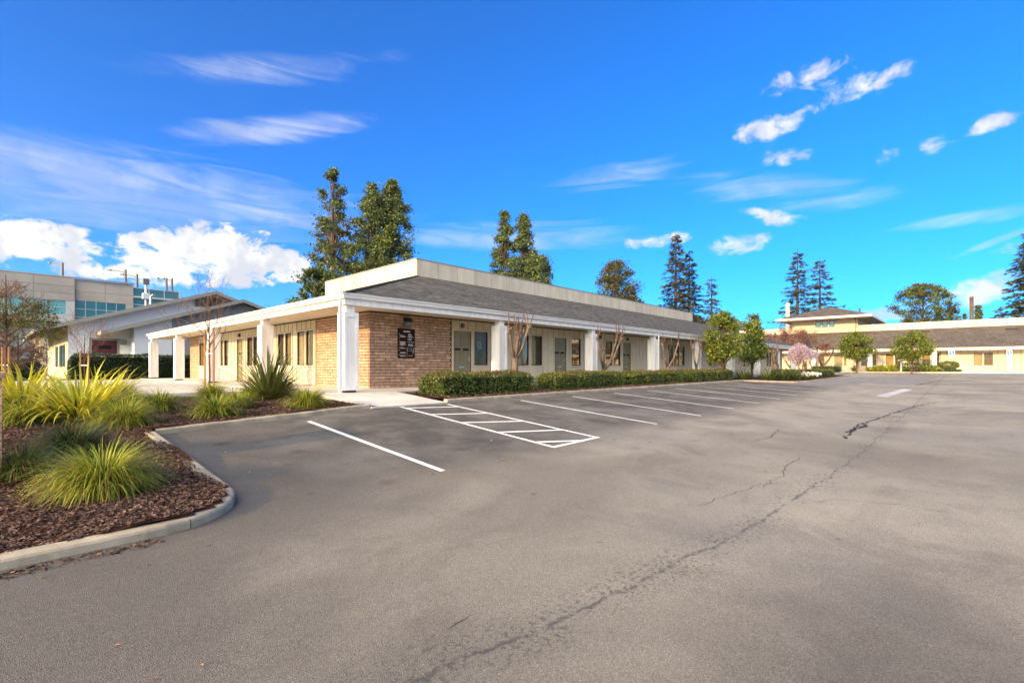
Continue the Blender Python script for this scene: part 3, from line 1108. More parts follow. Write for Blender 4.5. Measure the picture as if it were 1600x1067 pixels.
facade('x', YW, 11.97, 58.2, FLOOR, SOF + .1, rects(right_ops), .14, 1).build('wall', M['soffit_dark'], b1)
facade('y', XW, 18.22, 33.80, FLOOR, SOF + .1, rects(left_ops), .14, 1).build('wall', M['soffit_dark'], b1)
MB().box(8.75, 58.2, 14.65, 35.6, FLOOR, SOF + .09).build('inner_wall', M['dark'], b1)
MB().poly([(58.2, 14.37, FLOOR), (58.2, 35.76, FLOOR), (58.2, 35.76, SOF + .1), (58.2, 14.37, SOF + .1)]).build('wall', M['cream'], b1)
MB().poly([(8.47, 35.76, FLOOR), (8.47, 35.76, SOF + .1), (58.2, 35.76, SOF + .1), (58.2, 35.76, FLOOR)]).build('wall', M['cream'], b1)

for o in right_ops:
    if o[0] == 'd':
        door(b1, 'x', YW, -1, o[1], o[2], FLOOR + .02, DZ1)
    else:
        window(b1, 'x', YW, -1, o[1], o[2], WZ0, WZ1, M[o[3]], o[4])
for o in left_ops:
    if o[0] == 'd':
        door(b1, 'y', XW, -1, o[1], o[2], FLOOR + .02, DZ1)
    else:
        window(b1, 'y', XW, -1, o[1], o[2], WZ0, WZ1, M[o[3]], o[4])


def battens(parent, axis, plane, u0, u1, ops, step, mat, z0, z1, sgn=-1, extra=()):
    """board-and-batten siding: every board and every cover strip its own part, with open joints; they stop at openings"""
    cache = {}

    def put(name, a, b, c, d, th):
        k = (name, round(b - a, 3), round(d - c, 3))
        if k not in cache:
            mb = MB()
            if axis == 'x':
                mb.box(0, b - a, -th, 0, 0, d - c)
            else:
                mb.box(-th, 0, 0, b - a, 0, d - c)
            cache[k] = mb.mesh(name, mat)
        inst(cache[k], name, (a, plane - .001, c) if axis == 'x' else (plane - .001, a, c), parent)
    n = int((u1 - u0) / step)
    w = (u1 - u0) / n
    for i in range(n):
        ua, ub = u0 + i * w, u0 + (i + 1) * w
        for (nm, a, b, th) in (('batten', ua + .006, ua + .064, .036), ('board', ua + .086, ub - .014, .018)):
            cuts = [(o[0] - .065, o[1] + .065, o[2] - .065 if o[2] > z0 + .1 else z0 - 1, o[3] + .075) for o in ops if o[0] - .065 < b and o[1] + .065 > a]
            if not cuts:
                put(nm, a, b, z0 + .02, z1, th)
                continue
            segs = [(a, b)]
            for c_ in cuts:
                segs = [q for (p, r_) in segs for q in ((p, min(r_, c_[0])), (max(p, c_[1]), r_)) if q[1] - q[0] > .02]
            for (p, r_) in segs:
                put(nm, p, r_, z0 + .02, z1, th)
            for c_ in cuts:
                p, r_ = max(a, c_[0]), min(b, c_[1])
                if r_ - p > .02:
                    if z1 - c_[3] > .03:
                        put(nm, p, r_, c_[3], z1, th)


battens(b1, 'x', YW, 11.97, 58.2, rects(right_ops), .42, M['cream'], FLOOR, SOF)
battens(b1, 'y', XW, 18.22, 33.80, rects(left_ops), .42, M['cream'], FLOOR, SOF)


def apron(parent, axis, plane, u0, u1, z0, z1):
    """routed frame on the panel below a window"""
    mb = MB()
    A = lambda *q: abox(mb, axis, plane, -1, *q)
    A(u0 - .055, u1 + .055, 0, .016, z0 + .02, z1 - .002)
    for q in ((u0 + .10, u1 - .10, z0 + .16, z0 + .19), (u0 + .10, u1 - .10, z1 - .17, z1 - .14), (u0 + .10, u0 + .13, z0 + .19, z1 - .17), (u1 - .13, u1 - .10, z0 + .19, z1 - .17)):
        A(q[0], q[1], .0165, .034, q[2], q[3])
    mb.build('apron_panel', M['cream'], parent)


for o in right_ops:
    if o[0] == 'w':
        apron(b1, 'x', YW, o[1], o[2], FLOOR, WZ0 - .06)
for o in left_ops:
    if o[0] == 'w':
        apron(b1, 'y', XW, o[1], o[2], FLOOR, WZ0 - .06)

# brick corner: every brick its own piece
BH, BL, BD, JT = .1016, .4064, .055, .017
mcore = MB()
mcore.box(8.488, 11.97, 14.388, 14.62, FLOOR, SOF + .1)
mcore.box(8.488, 8.72, 14.60, 18.22, FLOOR, SOF + .1)
mcore.build('mortar', M['mortar'], b1)
MB().box(8.488, 8.72, 33.80, 35.75, FLOOR, SOF + .1).build('mortar', M['mortar'], b1)
NC = int((SOF + .06 - FLOOR) / BH)
cacheb = {}
stuff = MB()
count = 0


def brick(axis, a, b, z, single):
    global count
    a, b = a + JT / 2, b - JT / 2
    if b - a < .03:
        return
    jit = random.uniform(-.003, .003)
    if single:
        k = (axis, round(b - a, 3))
        if k not in cacheb:
            mb = MB()
            if axis == 'x':
                mb.box(0, b - a, 0, BD, 0, BH - JT)
            else:
                mb.box(0, BD, 0, b - a, 0, BH - JT)
            cacheb[k] = mb.mesh('brick', M['brick'])
        inst(cacheb[k], 'brick', (a, YW + jit, z) if axis == 'x' else (XW + jit, a, z), b1)
        count += 1
    else:
        if axis == 'x':
            stuff.box(a, b, YW + jit, YW + jit + BD, z, z + BH - JT)
        else:
            stuff.box(XW + jit, XW + jit + BD, a, b, z, z + BH - JT)


random.seed(11)
for c in range(NC):
    z = FLOOR + c * BH + .004
    off = (c % 2) * BL / 2
    u = 8.47 - off
    while u < 11.97:
        brick('x', max(u, 8.47), min(u + BL, 11.97), z, True)
        u += BL
    u = 14.43 - BL / 2 + off * 1.0
    first = True
    while u < 18.22:
        brick('y', max(u, 14.432), min(u + BL, 18.22), z, u < 15.2 and count < 298)
        u += BL
    u = 33.80 - off
    while u < 35.75:
        brick('y', max(u, 33.80), min(u + BL, 35.75), z, False)
        u += BL
o = stuff.build('brick', M['brick'], b1, kind='stuff')

# soffit, fascia, gutter, roof
so = MB()
so.poly([(6.62, 12.48, SOF + .06), (58.2, 12.48, SOF + .06), (58.2, 14.5, SOF + .06), (6.62, 14.5, SOF + .06)][::-1])
so.poly([(6.62, 14.5, SOF + .06), (8.6, 14.5, SOF + .06), (8.6, 37.2, SOF + .06), (6.62, 37.2, SOF + .06)][::-1])
so.build('soffit', M['soffit'], b1)
ex0, ex1, ey0, ey1 = EAVE['x0'], EAVE['x1'], EAVE['y0'], EAVE['y1']
fa = MB()
fa.box(ex0 + .10, ex1 - .1, ey0 + .10, ey0 + .16, 1.72, 1.90)
fa.box(ex0 + .10, ex0 + .16, ey0 + .161, ey1 - .1, 1.72, 1.90)
fa.box(ex1 - .16, ex1 - .10, ey0 + .161, ey1 - .1, 1.72, 1.90)
fa.box(ex0 + .161, ex1 - .161, ey1 - .16, ey1 - .1, 1.72, 1.90)
fa.build('fascia', M['white'], b1)


def gutter_run(p0, p1, out):
    """ogee gutter: profile swept from p0 to p1, 'out' is the outward unit vector; ends are mitred"""
    prof = [(.0, 1.885), (.07, 1.885), (.088, 1.91), (.095, 1.96), (.125, 2.0), (.128, 2.03), (.105, 2.03), (.10, 2.01), (.0, 2.01)]
    mb = MB()
    d = Vector((p1[0] - p0[0], p1[1] - p0[1], 0)).normalized()
    o3 = Vector((out[0], out[1], 0))
    rings = []
    for p, s in ((p0, -1), (p1, 1)):
        rings.append([Vector((p[0], p[1], 0)) + o3 * a + d * (s * a) + Vector((0, 0, z)) for a, z in prof])
    n = len(prof)
    mb.v += [tuple(v) for r_ in rings for v in r_]
    for q in range(n):
        j = (q + 1) % n
        mb.f.append((q, j, n + j, n + q))
    mb.f.append(tuple(range(n)))
    mb.f.append(tuple(range(2 * n - 1, n - 1, -1)))
    return mb


gutter_run((ex0 + .10, ey0 + .10), (ex1 - .1, ey0 + .10), (0, -1)).build('gutter', M['gutter'], b1)
gutter_run((ex0 + .10, ey1 - .1), (ex0 + .10, ey0 + .10), (-1, 0)).build('gutter', M['gutter'], b1)

px0, px1, py0, py1 = PAR['x0'], PAR['x1'], PAR['y0'], PAR['y1']
rf = MB()
sl = math.hypot(py0 - ey0, ZP - ZE)
ze = ZE - .01
rf.poly([(ex0 + .01, ey0 + .01, ze), (ex1, ey0 + .01, ze), (px1, py0, ZP), (px0, py0, ZP)], [(ex0, 0), (ex1, 0), (px1, sl), (px0, sl)])
rf.poly([(ex0 + .01, ey1, ze), (ex0 + .01, ey0 + .01, ze), (px0, py0, ZP), (px0, py1, ZP)], [(-ey1, 0), (-ey0, 0), (-py0, sl), (-py1, sl)])
rf.poly([(ex1, ey0 + .01, ze), (ex1, ey1, ze), (px1, py1, ZP), (px1, py0, ZP)], [(ey0, 0), (ey1, 0), (py1, sl), (py0, sl)])
rf.poly([(ex1, ey1, ze), (ex0 + .01, ey1, ze), (px0, py1, ZP), (px1, py1, ZP)], [(-ex1, 0), (-ex0, 0), (-px0, sl), (-px1, sl)])
roof = rf.build('roof', M['shingle'], b1)
# hip cap shingles
hc = MB()
N = 40
for i in range(N):
    f0, f1 = i / N, (i + 1.15) / N
    a = Vector((ex0, ey0, ZE)).lerp(Vector((px0, py0, ZP)), f0)
    b = Vector((ex0, ey0, ZE)).lerp(Vector((px0, py0, ZP)), min(f1, 1))
    s = Vector((1, -1, 0)).normalized() * .13
    up = Vector((0, 0, .012))
    hc.poly([a - s * 1 + up - Vector((0, 0, .02)), a + up * 2.2, b + up, b - s - Vector((0, 0, .03)) + up])
    hc.poly([a + up * 2.2, a + s + up - Vector((0, 0, .02)), b + s - Vector((0, 0, .03)) + up, b + up])
hc.build('hip_cap', M['shingle'], roof)

# parapet: separate sheet panels with open joints
def parapet(parent, axis, plane, u0, u1, z0, z1, step, sgn, mat, th=.06):
    n = max(1, round((u1 - u0) / step))
    w = (u1 - u0) / n
    mb = MB()
    if axis == 'x':
        mb.box(0, w - .03, 0, th, 0, z1 - z0)
    else:
        mb.box(0, th, 0, w - .03, 0, z1 - z0)
    me = mb.mesh('parapet_panel', mat)
    for i in range(n):
        u = u0 + i * w + .015
        inst(me, 'parapet_panel', (u, plane, z0) if axis == 'x' else (plane, u, z0), parent)


parapet(b1, 'x', py0, px0 + .065, px1, ZP - .06, ZT, 1.36, -1, M['parapet'])
parapet(b1, 'y', px0, py0, py1, ZP - .06, ZT, 1.36, -1, M['parapet'])
pc = MB()
pc.box(px0 + .05, px1 - .02, py0 + .062, py0 + .2, ZP, ZT - .02)
pc.box(px0 + .062, px0 + .2, py0 + .2, py1 - .02, ZP, ZT - .02)
pc.box(px0 + .2, px1, py1 - .1, py1, ZP - .1, ZT - .02)
pc.box(px1 - .1, px1, py0 + .2, py1 - .1, ZP - .1, ZT - .02)
pc.build('parapet_core', M['bronze'], b1)
cp = MB()
cp.box(px0 - .03, px1 + .03, py0 - .03, py0 + .22, ZT, ZT + .045)
cp.box(px0 - .03, px0 + .22, py0 + .221, py1 + .03, ZT, ZT + .045)
cp.build('parapet_cap', M['trim_grey'], b1)
MB().box(px0 + .2, px1 - .1, py0 + .2, py1 - .1, ZP, ZP + .1).build('flat_roof', M['roof_cap'], b1)


def post(parent, x, y, zf, ztop, mat=None, w=.42, plinth=True):
    h = w / 2
    mb = MB()
    z0, z1 = zf + .06, zf + 2.24
    c = h - .022
    mb.box(x - c, x + c, y - c, y + c, z0, z1)
    for s in (-1, 1):
        for (a, b) in ((-h, -h + .07), (h - .07, h)):      # stiles
            mb.box(x + a, x + b, *sorted((y + s * (c + .0005), y + s * h)), z0 + .002, z1 - .002)
            mb.box(*sorted((x + s * (c + .0005), x + s * (h + .0005))), y + a + (.0125 if a < 0 else 0), y + b - (.0125 if a > 0 else 0), z0 + .003, z1 - .003)
        for (a, b) in ((z0 + .004, z0 + .12), (z1 - .13, z1 - .004)):
            mb.box(x - h + .07, x + h - .07, *sorted((y + s * (c + .0005), y + s * (h - .0005))), a, b)
            mb.box(*sorted((x + s * (c + .0005), x + s * (h - .0005))), y - h + .07, y + h - .07, a, b)
    p = mb.build('post', mat or M['white'], parent)
    n = .13
    MB().box(x - n, x + n, y - n, y + n, z1 - .01, ztop).build('post_neck', mat or M['white'], p)
    MB().box(x - h + .05, x + h - .05, y - h + .05, y + h - .05, zf - .02, z0).build('plinth', M['bronze'], p)
    return p


for k in range(9):
    post(b1, 6.79 + 6.1 * k + (.02 if k == 0 else 0), 12.68, FLOOR, SOF + .05)
for k in range(1, 5):
    post(b1, 6.81, 12.68 + 6.08 * k, FLOOR, SOF + .05)


def downspout(x, y):
    mb = MB()
    mb.box(x - .035, x + .035, y - .03, y + .03, FLOOR - .1, 1.89)
    for z in (FLOOR + .4, FLOOR + 1.6):
        mb.box(x - .045, x + .045, y - .034, y + .04, z, z + .03)
    mb.build('downspout', M['gutter'], b1)


downspout(6.50, 12.52)
for k in (3, 5, 6):
    downspout(6.79 + 6.1 * k + .18, 12.42)

# things fixed on the walls
def wall_lamp(x, y, z, label):
    e = empty('wall_lamp', (x, y, z), label, 'wall lamp')
    MB().box(x - .10, x + .10, y - .10, y, z - .05, z + .18).build('housing', M['black_metal'], e, bevel=.012)
    mb = MB()
    mb.prism([(x - .13, y - .20, z + .04), (x - .13, y - .01, z + .10), (x - .13, y - .01, z + .20), (x - .13, y - .15, z + .17)], (.26, 0, 0))
    mb.build('hood', M['black_metal'], e)
    mb = MB()
    mb.prism([(x - .11, y - .17, z - .06), (x - .11, y - .01, z - .14), (x - .11, y - .01, z + .05), (x - .11, y - .17, z + .045)], (.22, 0, 0))
    mb.build('lens', M['lamp_glass'], e)
    return e


wall_lamp(9.93, 14.368, 1.52, 'black hooded wall lamp on brown brick above the directory board')
for (x, lab) in ((12.5, 'small black lamp over the green door beside the brick corner'), (22.3, 'dark box lamp high on the cream wall behind a pollarded tree'), (25.2, 'small black lamp over the farthest visible green door')):
    e = empty('door_lamp', (x, 14.37, 1.58), lab, 'wall lamp')
    MB().box(x - .07, x + .07, 14.27, 14.345, 1.52, 1.68).build('body', M['black_metal'], e, bevel=.01)
    MB().box(x - .05, x + .05, 14.245, 14.268, 1.535, 1.63).build('lens', M['lamp_glass'], e)
e = empty('door_lamp', (8.47, 26.6, 1.58), 'small black lamp over the door on the sunlit side wall', 'wall lamp')
MB().box(8.37, 8.445, 26.53, 26.67, 1.50, 1.66).build('body', M['black_metal'], e, bevel=.01)
MB().box(8.345, 8.368, 26.55, 26.65, 1.515, 1.61).build('lens', M['lamp_glass'], e)

# directory board
sg = empty('directory_sign', (9.91, 14.36, .82), 'dark brown tenant directory board with white lettering on the brick wall', 'sign')
sx0, sx1, sz0, sz1 = 9.56, 10.26, .31, 1.34
MB().box(sx0, sx1, 14.325, 14.364, sz0, sz1).build('board', M['sign_brown'], sg, bevel=.004)
random.seed(5)
def strokes(u, z, w, h, name='lettering'):
    """one line of small white characters, too small to read in the photograph"""
    mb = MB()
    x = u
    while x < u + w - .006:
        cw = random.uniform(.008, .02)
        if random.random() > .14:
            mb.box(x, min(x + cw * .8, u + w), 14.321, 14.3245, z, z + h * random.choice((1, 1, .75)))
        x += cw
    if mb.v:
        mb.build(name, M['letters'], sg)


strokes(sx0 + .21, sz1 - .125, .29, .045, 'heading')
L = sx0 + .09
for (z, w) in ((1.10, .12), (1.06, .20), (1.035, .22), (.865, .22), (.84, .21), (.815, .20), (.79, .18), (.765, .24), (.74, .12), (.665, .16), (.64, .22), (.49, .23), (.47, .20), (.39, .22), (.365, .19)):
    strokes(L, z, w, .018)
for z in (1.15, 1.09, 1.0, .87, .77, .66, .57, .40):
    MB().box(sx0 + .045, sx0 + .063, 14.321, 14.3245, z, z + .02).build('bullet', M['letters'], sg)
L = sx0 + .42
for (z, w) in ((1.14, .12), (1.11, .14), (1.08, .16), (1.05, .20), (1.025, .22), (.965, .16), (.935, .15), (.865, .24), (.79, .19), (.75, .20), (.735, .20), (.385, .18)):
    strokes(L, z, w, .018)
for z in (1.04, .965, .865):
    MB().box(sx0 + .385, sx0 + .405, 14.321, 14.3245, z, z + .022).build('bullet', M['letters'], sg)
mp_ = MB()
t_ = .006
for (a, b, c, d) in ((.385, .575, .56, .56), (.385, .575, .65, .65), (.385, .385, .56, .65), (.54, .54, .56, .65), (.60, .60, .48, .60), (.64, .64, .48, .64), (.60, .64, .48, .48), (.60, .66, .66, .66), (.66, .66, .56, .66)):
    mp_.box(sx0 + a, sx0 + max(b, a + t_), 14.321, 14.3245, c, max(d, c + t_))
mp_.build('site_map', M['letters'], sg)
mp_ = MB().box(sx0 + .365, sx0 + .369, 14.3215, 14.3245, .34, .70)
mp_.build('divider', M['letters'], sg)

# ------------------------------------------------------------------ the second building, across the end of the car park
b2 = empty('office_building', (76.7, 2, FLOOR2), 'sunlit cream office wing with brown shingle roof across the far end', 'building')
E2, P2, W2 = 74.7, 83.6, 76.75
Y0, Y1 = -32.0, 30.0
Z2E, Z2P, Z2T = 2.20, 5.0, 5.88
ops2 = []
for (a, b, kind) in ((-3.3, -2.3, 'x'),):
    pass
# windows / doors along y (read off the photograph), far end of the facade first
def y_at(px, X):
    r = (px - 800) / 756.0
    d = X / (.6825 * r + .7309)
    return (-.7309 * r + .6825) * d


w2 = []
for (pa, pb, k) in ((1235, 1242, 'w'), (1245, 1250, 'w'), (1281, 1288, 'w'), (1303.5, 1316, 'd'), (1319, 1322.5, 'w'), (1346, 1354, 'w'), (1364, 1369, 'w'),
                    (1384.5, 1396, 'w'), (1398.5, 1410, 'w'), (1427, 1436, 'w'), (1441, 1453, 'w'), (1463, 1468, 'w'), (1501, 1518.5, 'd'),
                    (1521.5, 1535, 'w'), (1537.5, 1551.5, 'w'), (1620, 1640, 'w'), (1645, 1665, 'w')):
    a, b = y_at(pa, W2), y_at(pb, W2)
    w2.append((k, min(a, b), max(a, b)))
for k in range(4):
    w2 += [('w', -14.5 - k * 4.2, -13.1 - k * 4.2)]
WA, WB = FLOOR2 + .72, FLOOR2 + 2.16
rc2 = [(o[1], o[2], FLOOR2 if o[0] == 'd' else WA, FLOOR2 + 2.12 if o[0] == 'd' else WB) for o in w2]
facade('y', W2, Y0 + 2, Y1 - 2, FLOOR2, 2.0, rc2, .14, 1).build('wall', M['soffit_dark'], b2)
for o in w2:
    if o[0] == 'w':
        apron(b2, 'y', W2, o[1], o[2], FLOOR2, WA - .06)
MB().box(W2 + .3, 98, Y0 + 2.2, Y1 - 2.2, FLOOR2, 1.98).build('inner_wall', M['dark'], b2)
random.seed(3)
for o in w2:
    if o[0] == 'd':
        door(b2, 'y', W2, -1, o[1], o[2], FLOOR2 + .02, FLOOR2 + 2.12, mat=M['cream'] if o[1] < 0 else M['olive'], letter=False)
    else:
        window(b2, 'y', W2, -1, o[1], o[2], WA, WB, M['blind_tan'] if random.random() < .7 else M['blind_dark'], vertical=False)
battens(b2, 'y', W2, Y0 + 2, Y1 - 2, rc2, .6, M['cream'], FLOOR2, 1.97)
for k in range(-5, 5):
    post(b2, 75.0, 2.5 + 6.1 * k, FLOOR2, 2.0)
MB().poly([(E2 + .1, Y0, 2.0), (E2 + .1, Y1, 2.0), (W2 + .1, Y1, 2.0), (W2 + .1, Y0, 2.0)]).build('soffit', M['soffit'], b2)
MB().box(E2 + .10, E2 + .16, Y0, Y1, 1.88, 2.06).build('fascia', M['white'], b2)
MB().box(E2 - .02, E2 + .10, Y0, Y1, 2.05, 2.19).build('gutter', M['cream'], b2)
sl2 = math.hypot(P2 - E2, Z2P - Z2E)
mb = MB().poly([(E2, Y1, Z2E), (E2, Y0, Z2E), (P2, Y0, Z2P), (P2, Y1, Z2P)], [(-Y1, 0), (-Y0, 0), (-Y0, sl2), (-Y1, sl2)])
roof2 = mb.build('roof', M['shingle_brown'], b2)
for (ya, yb, xx) in ((3.2, 4.0, 81.9), (-4.6, -3.6, 81.6)):
    zz = Z2E + (xx - E2) / (P2 - E2) * (Z2P - Z2E)
    MB().box(xx, xx + .3, ya, yb, zz - .05, zz + .16).build('roof_vent', M['shingle_brown'], roof2)
parapet(b2, 'y', P2, Y0, 10.98, Z2P - .08, Z2T, 1.5, -1, M['parapet'])
parapet(b2, 'y', P2, 19.3, Y1, Z2P - .08, Z2T, 1.5, -1, M['parapet'])
MB().box(P2 + .07, P2 + .2, Y0, 10.9, Z2P - .1, Z2T - .02).box(P2 + .07, P2 + .2, 19.4, Y1, Z2P - .1, Z2T - .02).build('parapet_core', M['bronze'], b2)
MB().box(P2 + .2, 100, Y0, Y1, Z2P, Z2P + .1).build('flat_roof', M['roof_cap'], b2)
# upper storey with a wide hipped roof
UX, UY0, UY1, UZ = 83.55, 11.0, 19.25, 6.92
u_ops = [(y_at(b, UX), y_at(a, UX), 5.80, 6.72) for (a, b) in ((1274, 1283), (1284.5, 1293.5), (1295.5, 1304))]
up = facade('y', UX, UY0, UY1, Z2P - .08, UZ, u_ops, .12, 1)
up.poly([(UX, UY0, Z2P - .08), (UX, UY0, UZ), (97, UY0, UZ), (97, UY0, Z2P - .08)])
up.poly([(UX, UY1, Z2P - .08), (97, UY1, Z2P - .08), (97, UY1, UZ), (UX, UY1, UZ)])
us = up.build('upper_storey', M['cream'], b2)
for (a, b, c, d) in u_ops:
    window(us, 'y', UX, -1, a, b, c, d, M['blind_dark'], vertical=False) if False else None
    f = MB()
    for q in ((a, a + .05, c, d), (b - .05, b, c, d), (a + .05, b - .05, c, c + .05), (a + .05, b - .05, d - .05, d)):
        abox(f, 'y', UX, -1, q[0], q[1], -.09, -.03, q[2], q[3])
    fo = f.build('window', M['bronze'], us)
    m_ = MB()
    abox(m_, 'y', UX, -1, a + .05, b - .05, -.06, -.055, c + .05, d - .05)
    abox(m_, 'y', UX, -1, a, b, -.115, -.112, c, d)
    m_.build('pane', M['office_glass'], us)
cacheu = MB().box(-.025, 0, -.022, .022, 0, 1.0).mesh('batten', M['cream'])
for i in range(14):
    y = UY0 + .12 + i * (UY1 - UY0 - .24) / 13
    inside = any(a - .1 < y < b + .1 for a, b, _, _ in u_ops)
    inst(cacheu, 'batten', (UX - .001, y, 6.76 if inside else 5.72), us, scale=(1, 1, .14 if inside else 1.18))
abox(MB(), 'y', UX, -1, UY0, UY1, 0, .03, 5.66, 5.71).build('belt_trim', M['cream'], us)
HX0, HX1, HY0, HY1, HZ = 80.8, 99.5, 9.1, 20.8, 7.12
ridge = [(87.2, 14.95, 9.15), (92.5, 14.95, 9.15)]
c = [(HX0, HY0, HZ), (HX1, HY0, HZ), (HX1, HY1, HZ), (HX0, HY1, HZ)]
hr = MB()
hr.poly([c[0], ridge[0], c[3]], [(HY0, 0), (14.95, 6.7), (HY1, 0)])
hr.poly([c[0], c[1], ridge[1], ridge[0]], [(HX0, 0), (HX1, 0), (92.5, 6.2), (87.2, 6.2)])
hr.poly([c[1], c[2], ridge[1]], [(HY0, 0), (HY1, 0), (14.95, 7.2)])
hr.poly([c[2], c[3], ridge[0], ridge[1]], [(HX1, 0), (HX0, 0), (87.2, 6.2), (92.5, 6.2)])
ur = hr.build('upper_roof', M['shingle_brown'], b2)
fz = MB()
fz.box(HX0 - .03, HX0 + .03, HY0 - .03, HY1 + .03, HZ - .26, HZ + .02)
fz.box(HX0 + .03, HX1, HY0 - .03, HY0 + .03, HZ - .26, HZ + .02)
fz.box(HX0 + .03, HX1, HY1 - .03, HY1 + .03, HZ - .26, HZ + .02)
fz.build('fascia', M['white'], ur)
# sloping soffit of the overhang
sf = MB()
zi = UZ - .02
sf.poly([(HX0, HY0, HZ - .24), (HX0, HY1, HZ - .24), (UX, UY1, zi), (UX, UY0, zi)])
sf.poly([(HX0, HY0, HZ - .24), (UX, UY0, zi), (97, UY0, zi), (HX1, HY0, HZ - .24)])
sf.poly([(HX0, HY1, HZ - .24), (HX1, HY1, HZ - .24), (97, UY1, zi), (UX, UY1, zi)])
sf.build('soffit', M['soffit'], ur)
MB().tube([(90.5, 21.5, 6.0), (90.5, 21.5, 10.6)], .30, 8).build('chimney', M['parapet'], b2)
MB().tube([(88.5, 11.4, 8.0), (88.5, 11.4, 8.75)], .11, 8).build('vent_pipe', M['bronze'], ur)
MB().tube([(82.3, 11.2, 6.85), (83.2, 11.2, 6.7), (83.45, 11.2, 6.5), (83.45, 11.2, 5.0)], .05, 6).build('downspout', M['stake'], b2)
MB().box(70.14, 77.0, -30, 20, FLOOR2 - .4, FLOOR2).build('sidewalk', M['concrete'], kind='structure')
MB().box(53.2, 70.14, 9.75, 20, FLOOR2 - .6, FLOOR2 - .06).build('sidewalk', M['concrete'], kind='structure')


def access_sign(x, y, z, w, h, pole, label):
    e = empty('parking_sign', (x, y, z), label, 'sign')
    MB().box(x - .012, x, y - w / 2, y + w / 2, z, z + h).build('plate', M['paint_white'], e)
    MB().box(x - .016, x - .0125, y - w * .42, y + w * .42, z + h * .42, z + h * .95).build('blue_panel', M['sign_blue'], e)
    # wheelchair symbol: head, back, seat and wheel
    s = MB()
    cy, cz, q = y, z + h * .66, w * .3
    X0, X1 = x - .019, x - .0165
    s.box(X0, X1, cy + q * .1, cy + q * .42, cz + q * .72, cz + q * 1.02)
    s.box(X0, X1, cy + q * .16, cy + q * .36, cz - q * .1, cz + q * .66)
    s.box(X0, X1, cy - q * .45, cy + q * .15, cz - q * .12, cz + q * .06)
    s.box(X0, X1, cy - q * .60, cy - q * .42, cz - q * .7, cz + q * .06)
    for k in range(7):
        a0, a1 = R(80 + k * 32), R(80 + (k + 1) * 32)
        pts = [(X0, cy + q * .05 + q * rr * math.cos(a), cz - q * .3 + q * rr * math.sin(a)) for a, rr in ((a0, .62), (a1, .62), (a1, .46), (a0, .46))]
        s.prism(pts, (.0025, 0, 0))
    s.build('wheelchair_symbol', M['paint_white'], e)
    for k in range(3):
        MB().box(x - .016, x - .0125, y - w * .36, y + w * (.36 - .08 * k), z + h * (.30 - .10 * k), z + h * (.35 - .10 * k)).build('lettering', M['sign_blue'], e)
    if pole:
        MB().tube([(x + .03, y, FLOOR2 - .1), (x + .03, y, z + h * .9)], .028, 8).build('pole', M['pole_grey'], e)


yy = y_at(1487, 72.0)
access_sign(72.0, yy, 1.0, .50, .78, True, 'blue and white wheelchair sign on a thin pole above a round shrub')
access_sign(74.78, -3.6, 1.03, .44, .70, False, 'blue wheelchair sign fixed to a white post at far right')
# mailbox stand by the far entrance and a small notice box
yb = y_at(1347, 70.5)
e = empty('mail_stand', (70.5, yb, FLOOR2), 'small grey mailbox stand beside the round tree at the far entrance', 'mailbox')
MB().box(70.3, 70.7, yb - .55, yb + .55, FLOOR2 + 1.15, FLOOR2 + 1.5).build('box', M['trim_grey'], e, bevel=.02)
for s in (-.4, .4):
    MB().box(70.45, 70.55, yb + s - .05, yb + s + .05, FLOOR2 - .05, FLOOR2 + 1.15).build('leg', M['stake'], e)
yb = y_at(1406, 69.0)
e = empty('letter_box', (69.6, yb, FLOOR2), 'white letter box on a post before the far wing windows', 'mailbox')
MB().box(70.3, 70.7, yb - .3, yb + .3, FLOOR2 + 1.2, FLOOR2 + 1.5).build('box', M['trim_grey'], e, bevel=.02)
MB().box(70.45, 70.55, yb - .06, yb + .06, FLOOR2 - .05, FLOOR2 + 1.2).build('leg', M['paint_white'], e)

# ------------------------------------------------------------------ white gabled house behind the hedge, left
gh = empty('gabled_house', (3.4, 44, -.88), 'white stucco house with two low grey gables behind the hedge', 'house')
YG, YF = 44.0, 42.4


def gable_z(x, xl, zl, xp, zp):
    return zl + (x - xl) * (zp - zl) / (xp - xl) if x <= xp else zp - (x - xp) * (zp - zl) / (xp - xl)


G1 = (1.84, 2.45, 12.0, 5.95)
G2 = (4.9, 2.35, 13.5, 5.30)
# rear gable wall with its window opening
w = MB()
op = (4.62, 5.98, .90, 1.86)
z1 = lambda x: gable_z(x, *G1) - .16
for (a, b) in ((3.4, op[0]), (op[1], 12.0), (12.0, 20.6)):
    w.poly([(a, YG, -.9), (b, YG, -.9), (b, YG, z1(b)), (a, YG, z1(a))])
w.poly([(op[0], YG, -.9), (op[1], YG, -.9), (op[1], YG, op[2]), (op[0], YG, op[2])])
w.poly([(op[0], YG, op[3]), (op[1], YG, op[3]), (op[1], YG, z1(op[1])), (op[0], YG, z1(op[0]))])
w.poly([(op[0], YG, op[2]), (op[0], YG + .2, op[2]), (op[0], YG + .2, op[3]), (op[0], YG, op[3])])
w.poly([(op[1], YG, op[2]), (op[1], YG, op[3]), (op[1], YG + .2, op[3]), (op[1], YG + .2, op[2])])
w.build('wall', M['stucco'], gh)
MB().poly([(3.4, YG, -.9), (3.4, YG, z1(3.4)), (3.4, 62, z1(3.4)), (3.4, 62, -.9)]).build('wall', M['cream'], gh)
MB().poly([(20.6, YG, -.9), (20.6, 62, -.9), (20.6, 62, z1(20.6)), (20.6, YG, z1(20.6))]).build('wall', M['cream'], gh)
f = MB()
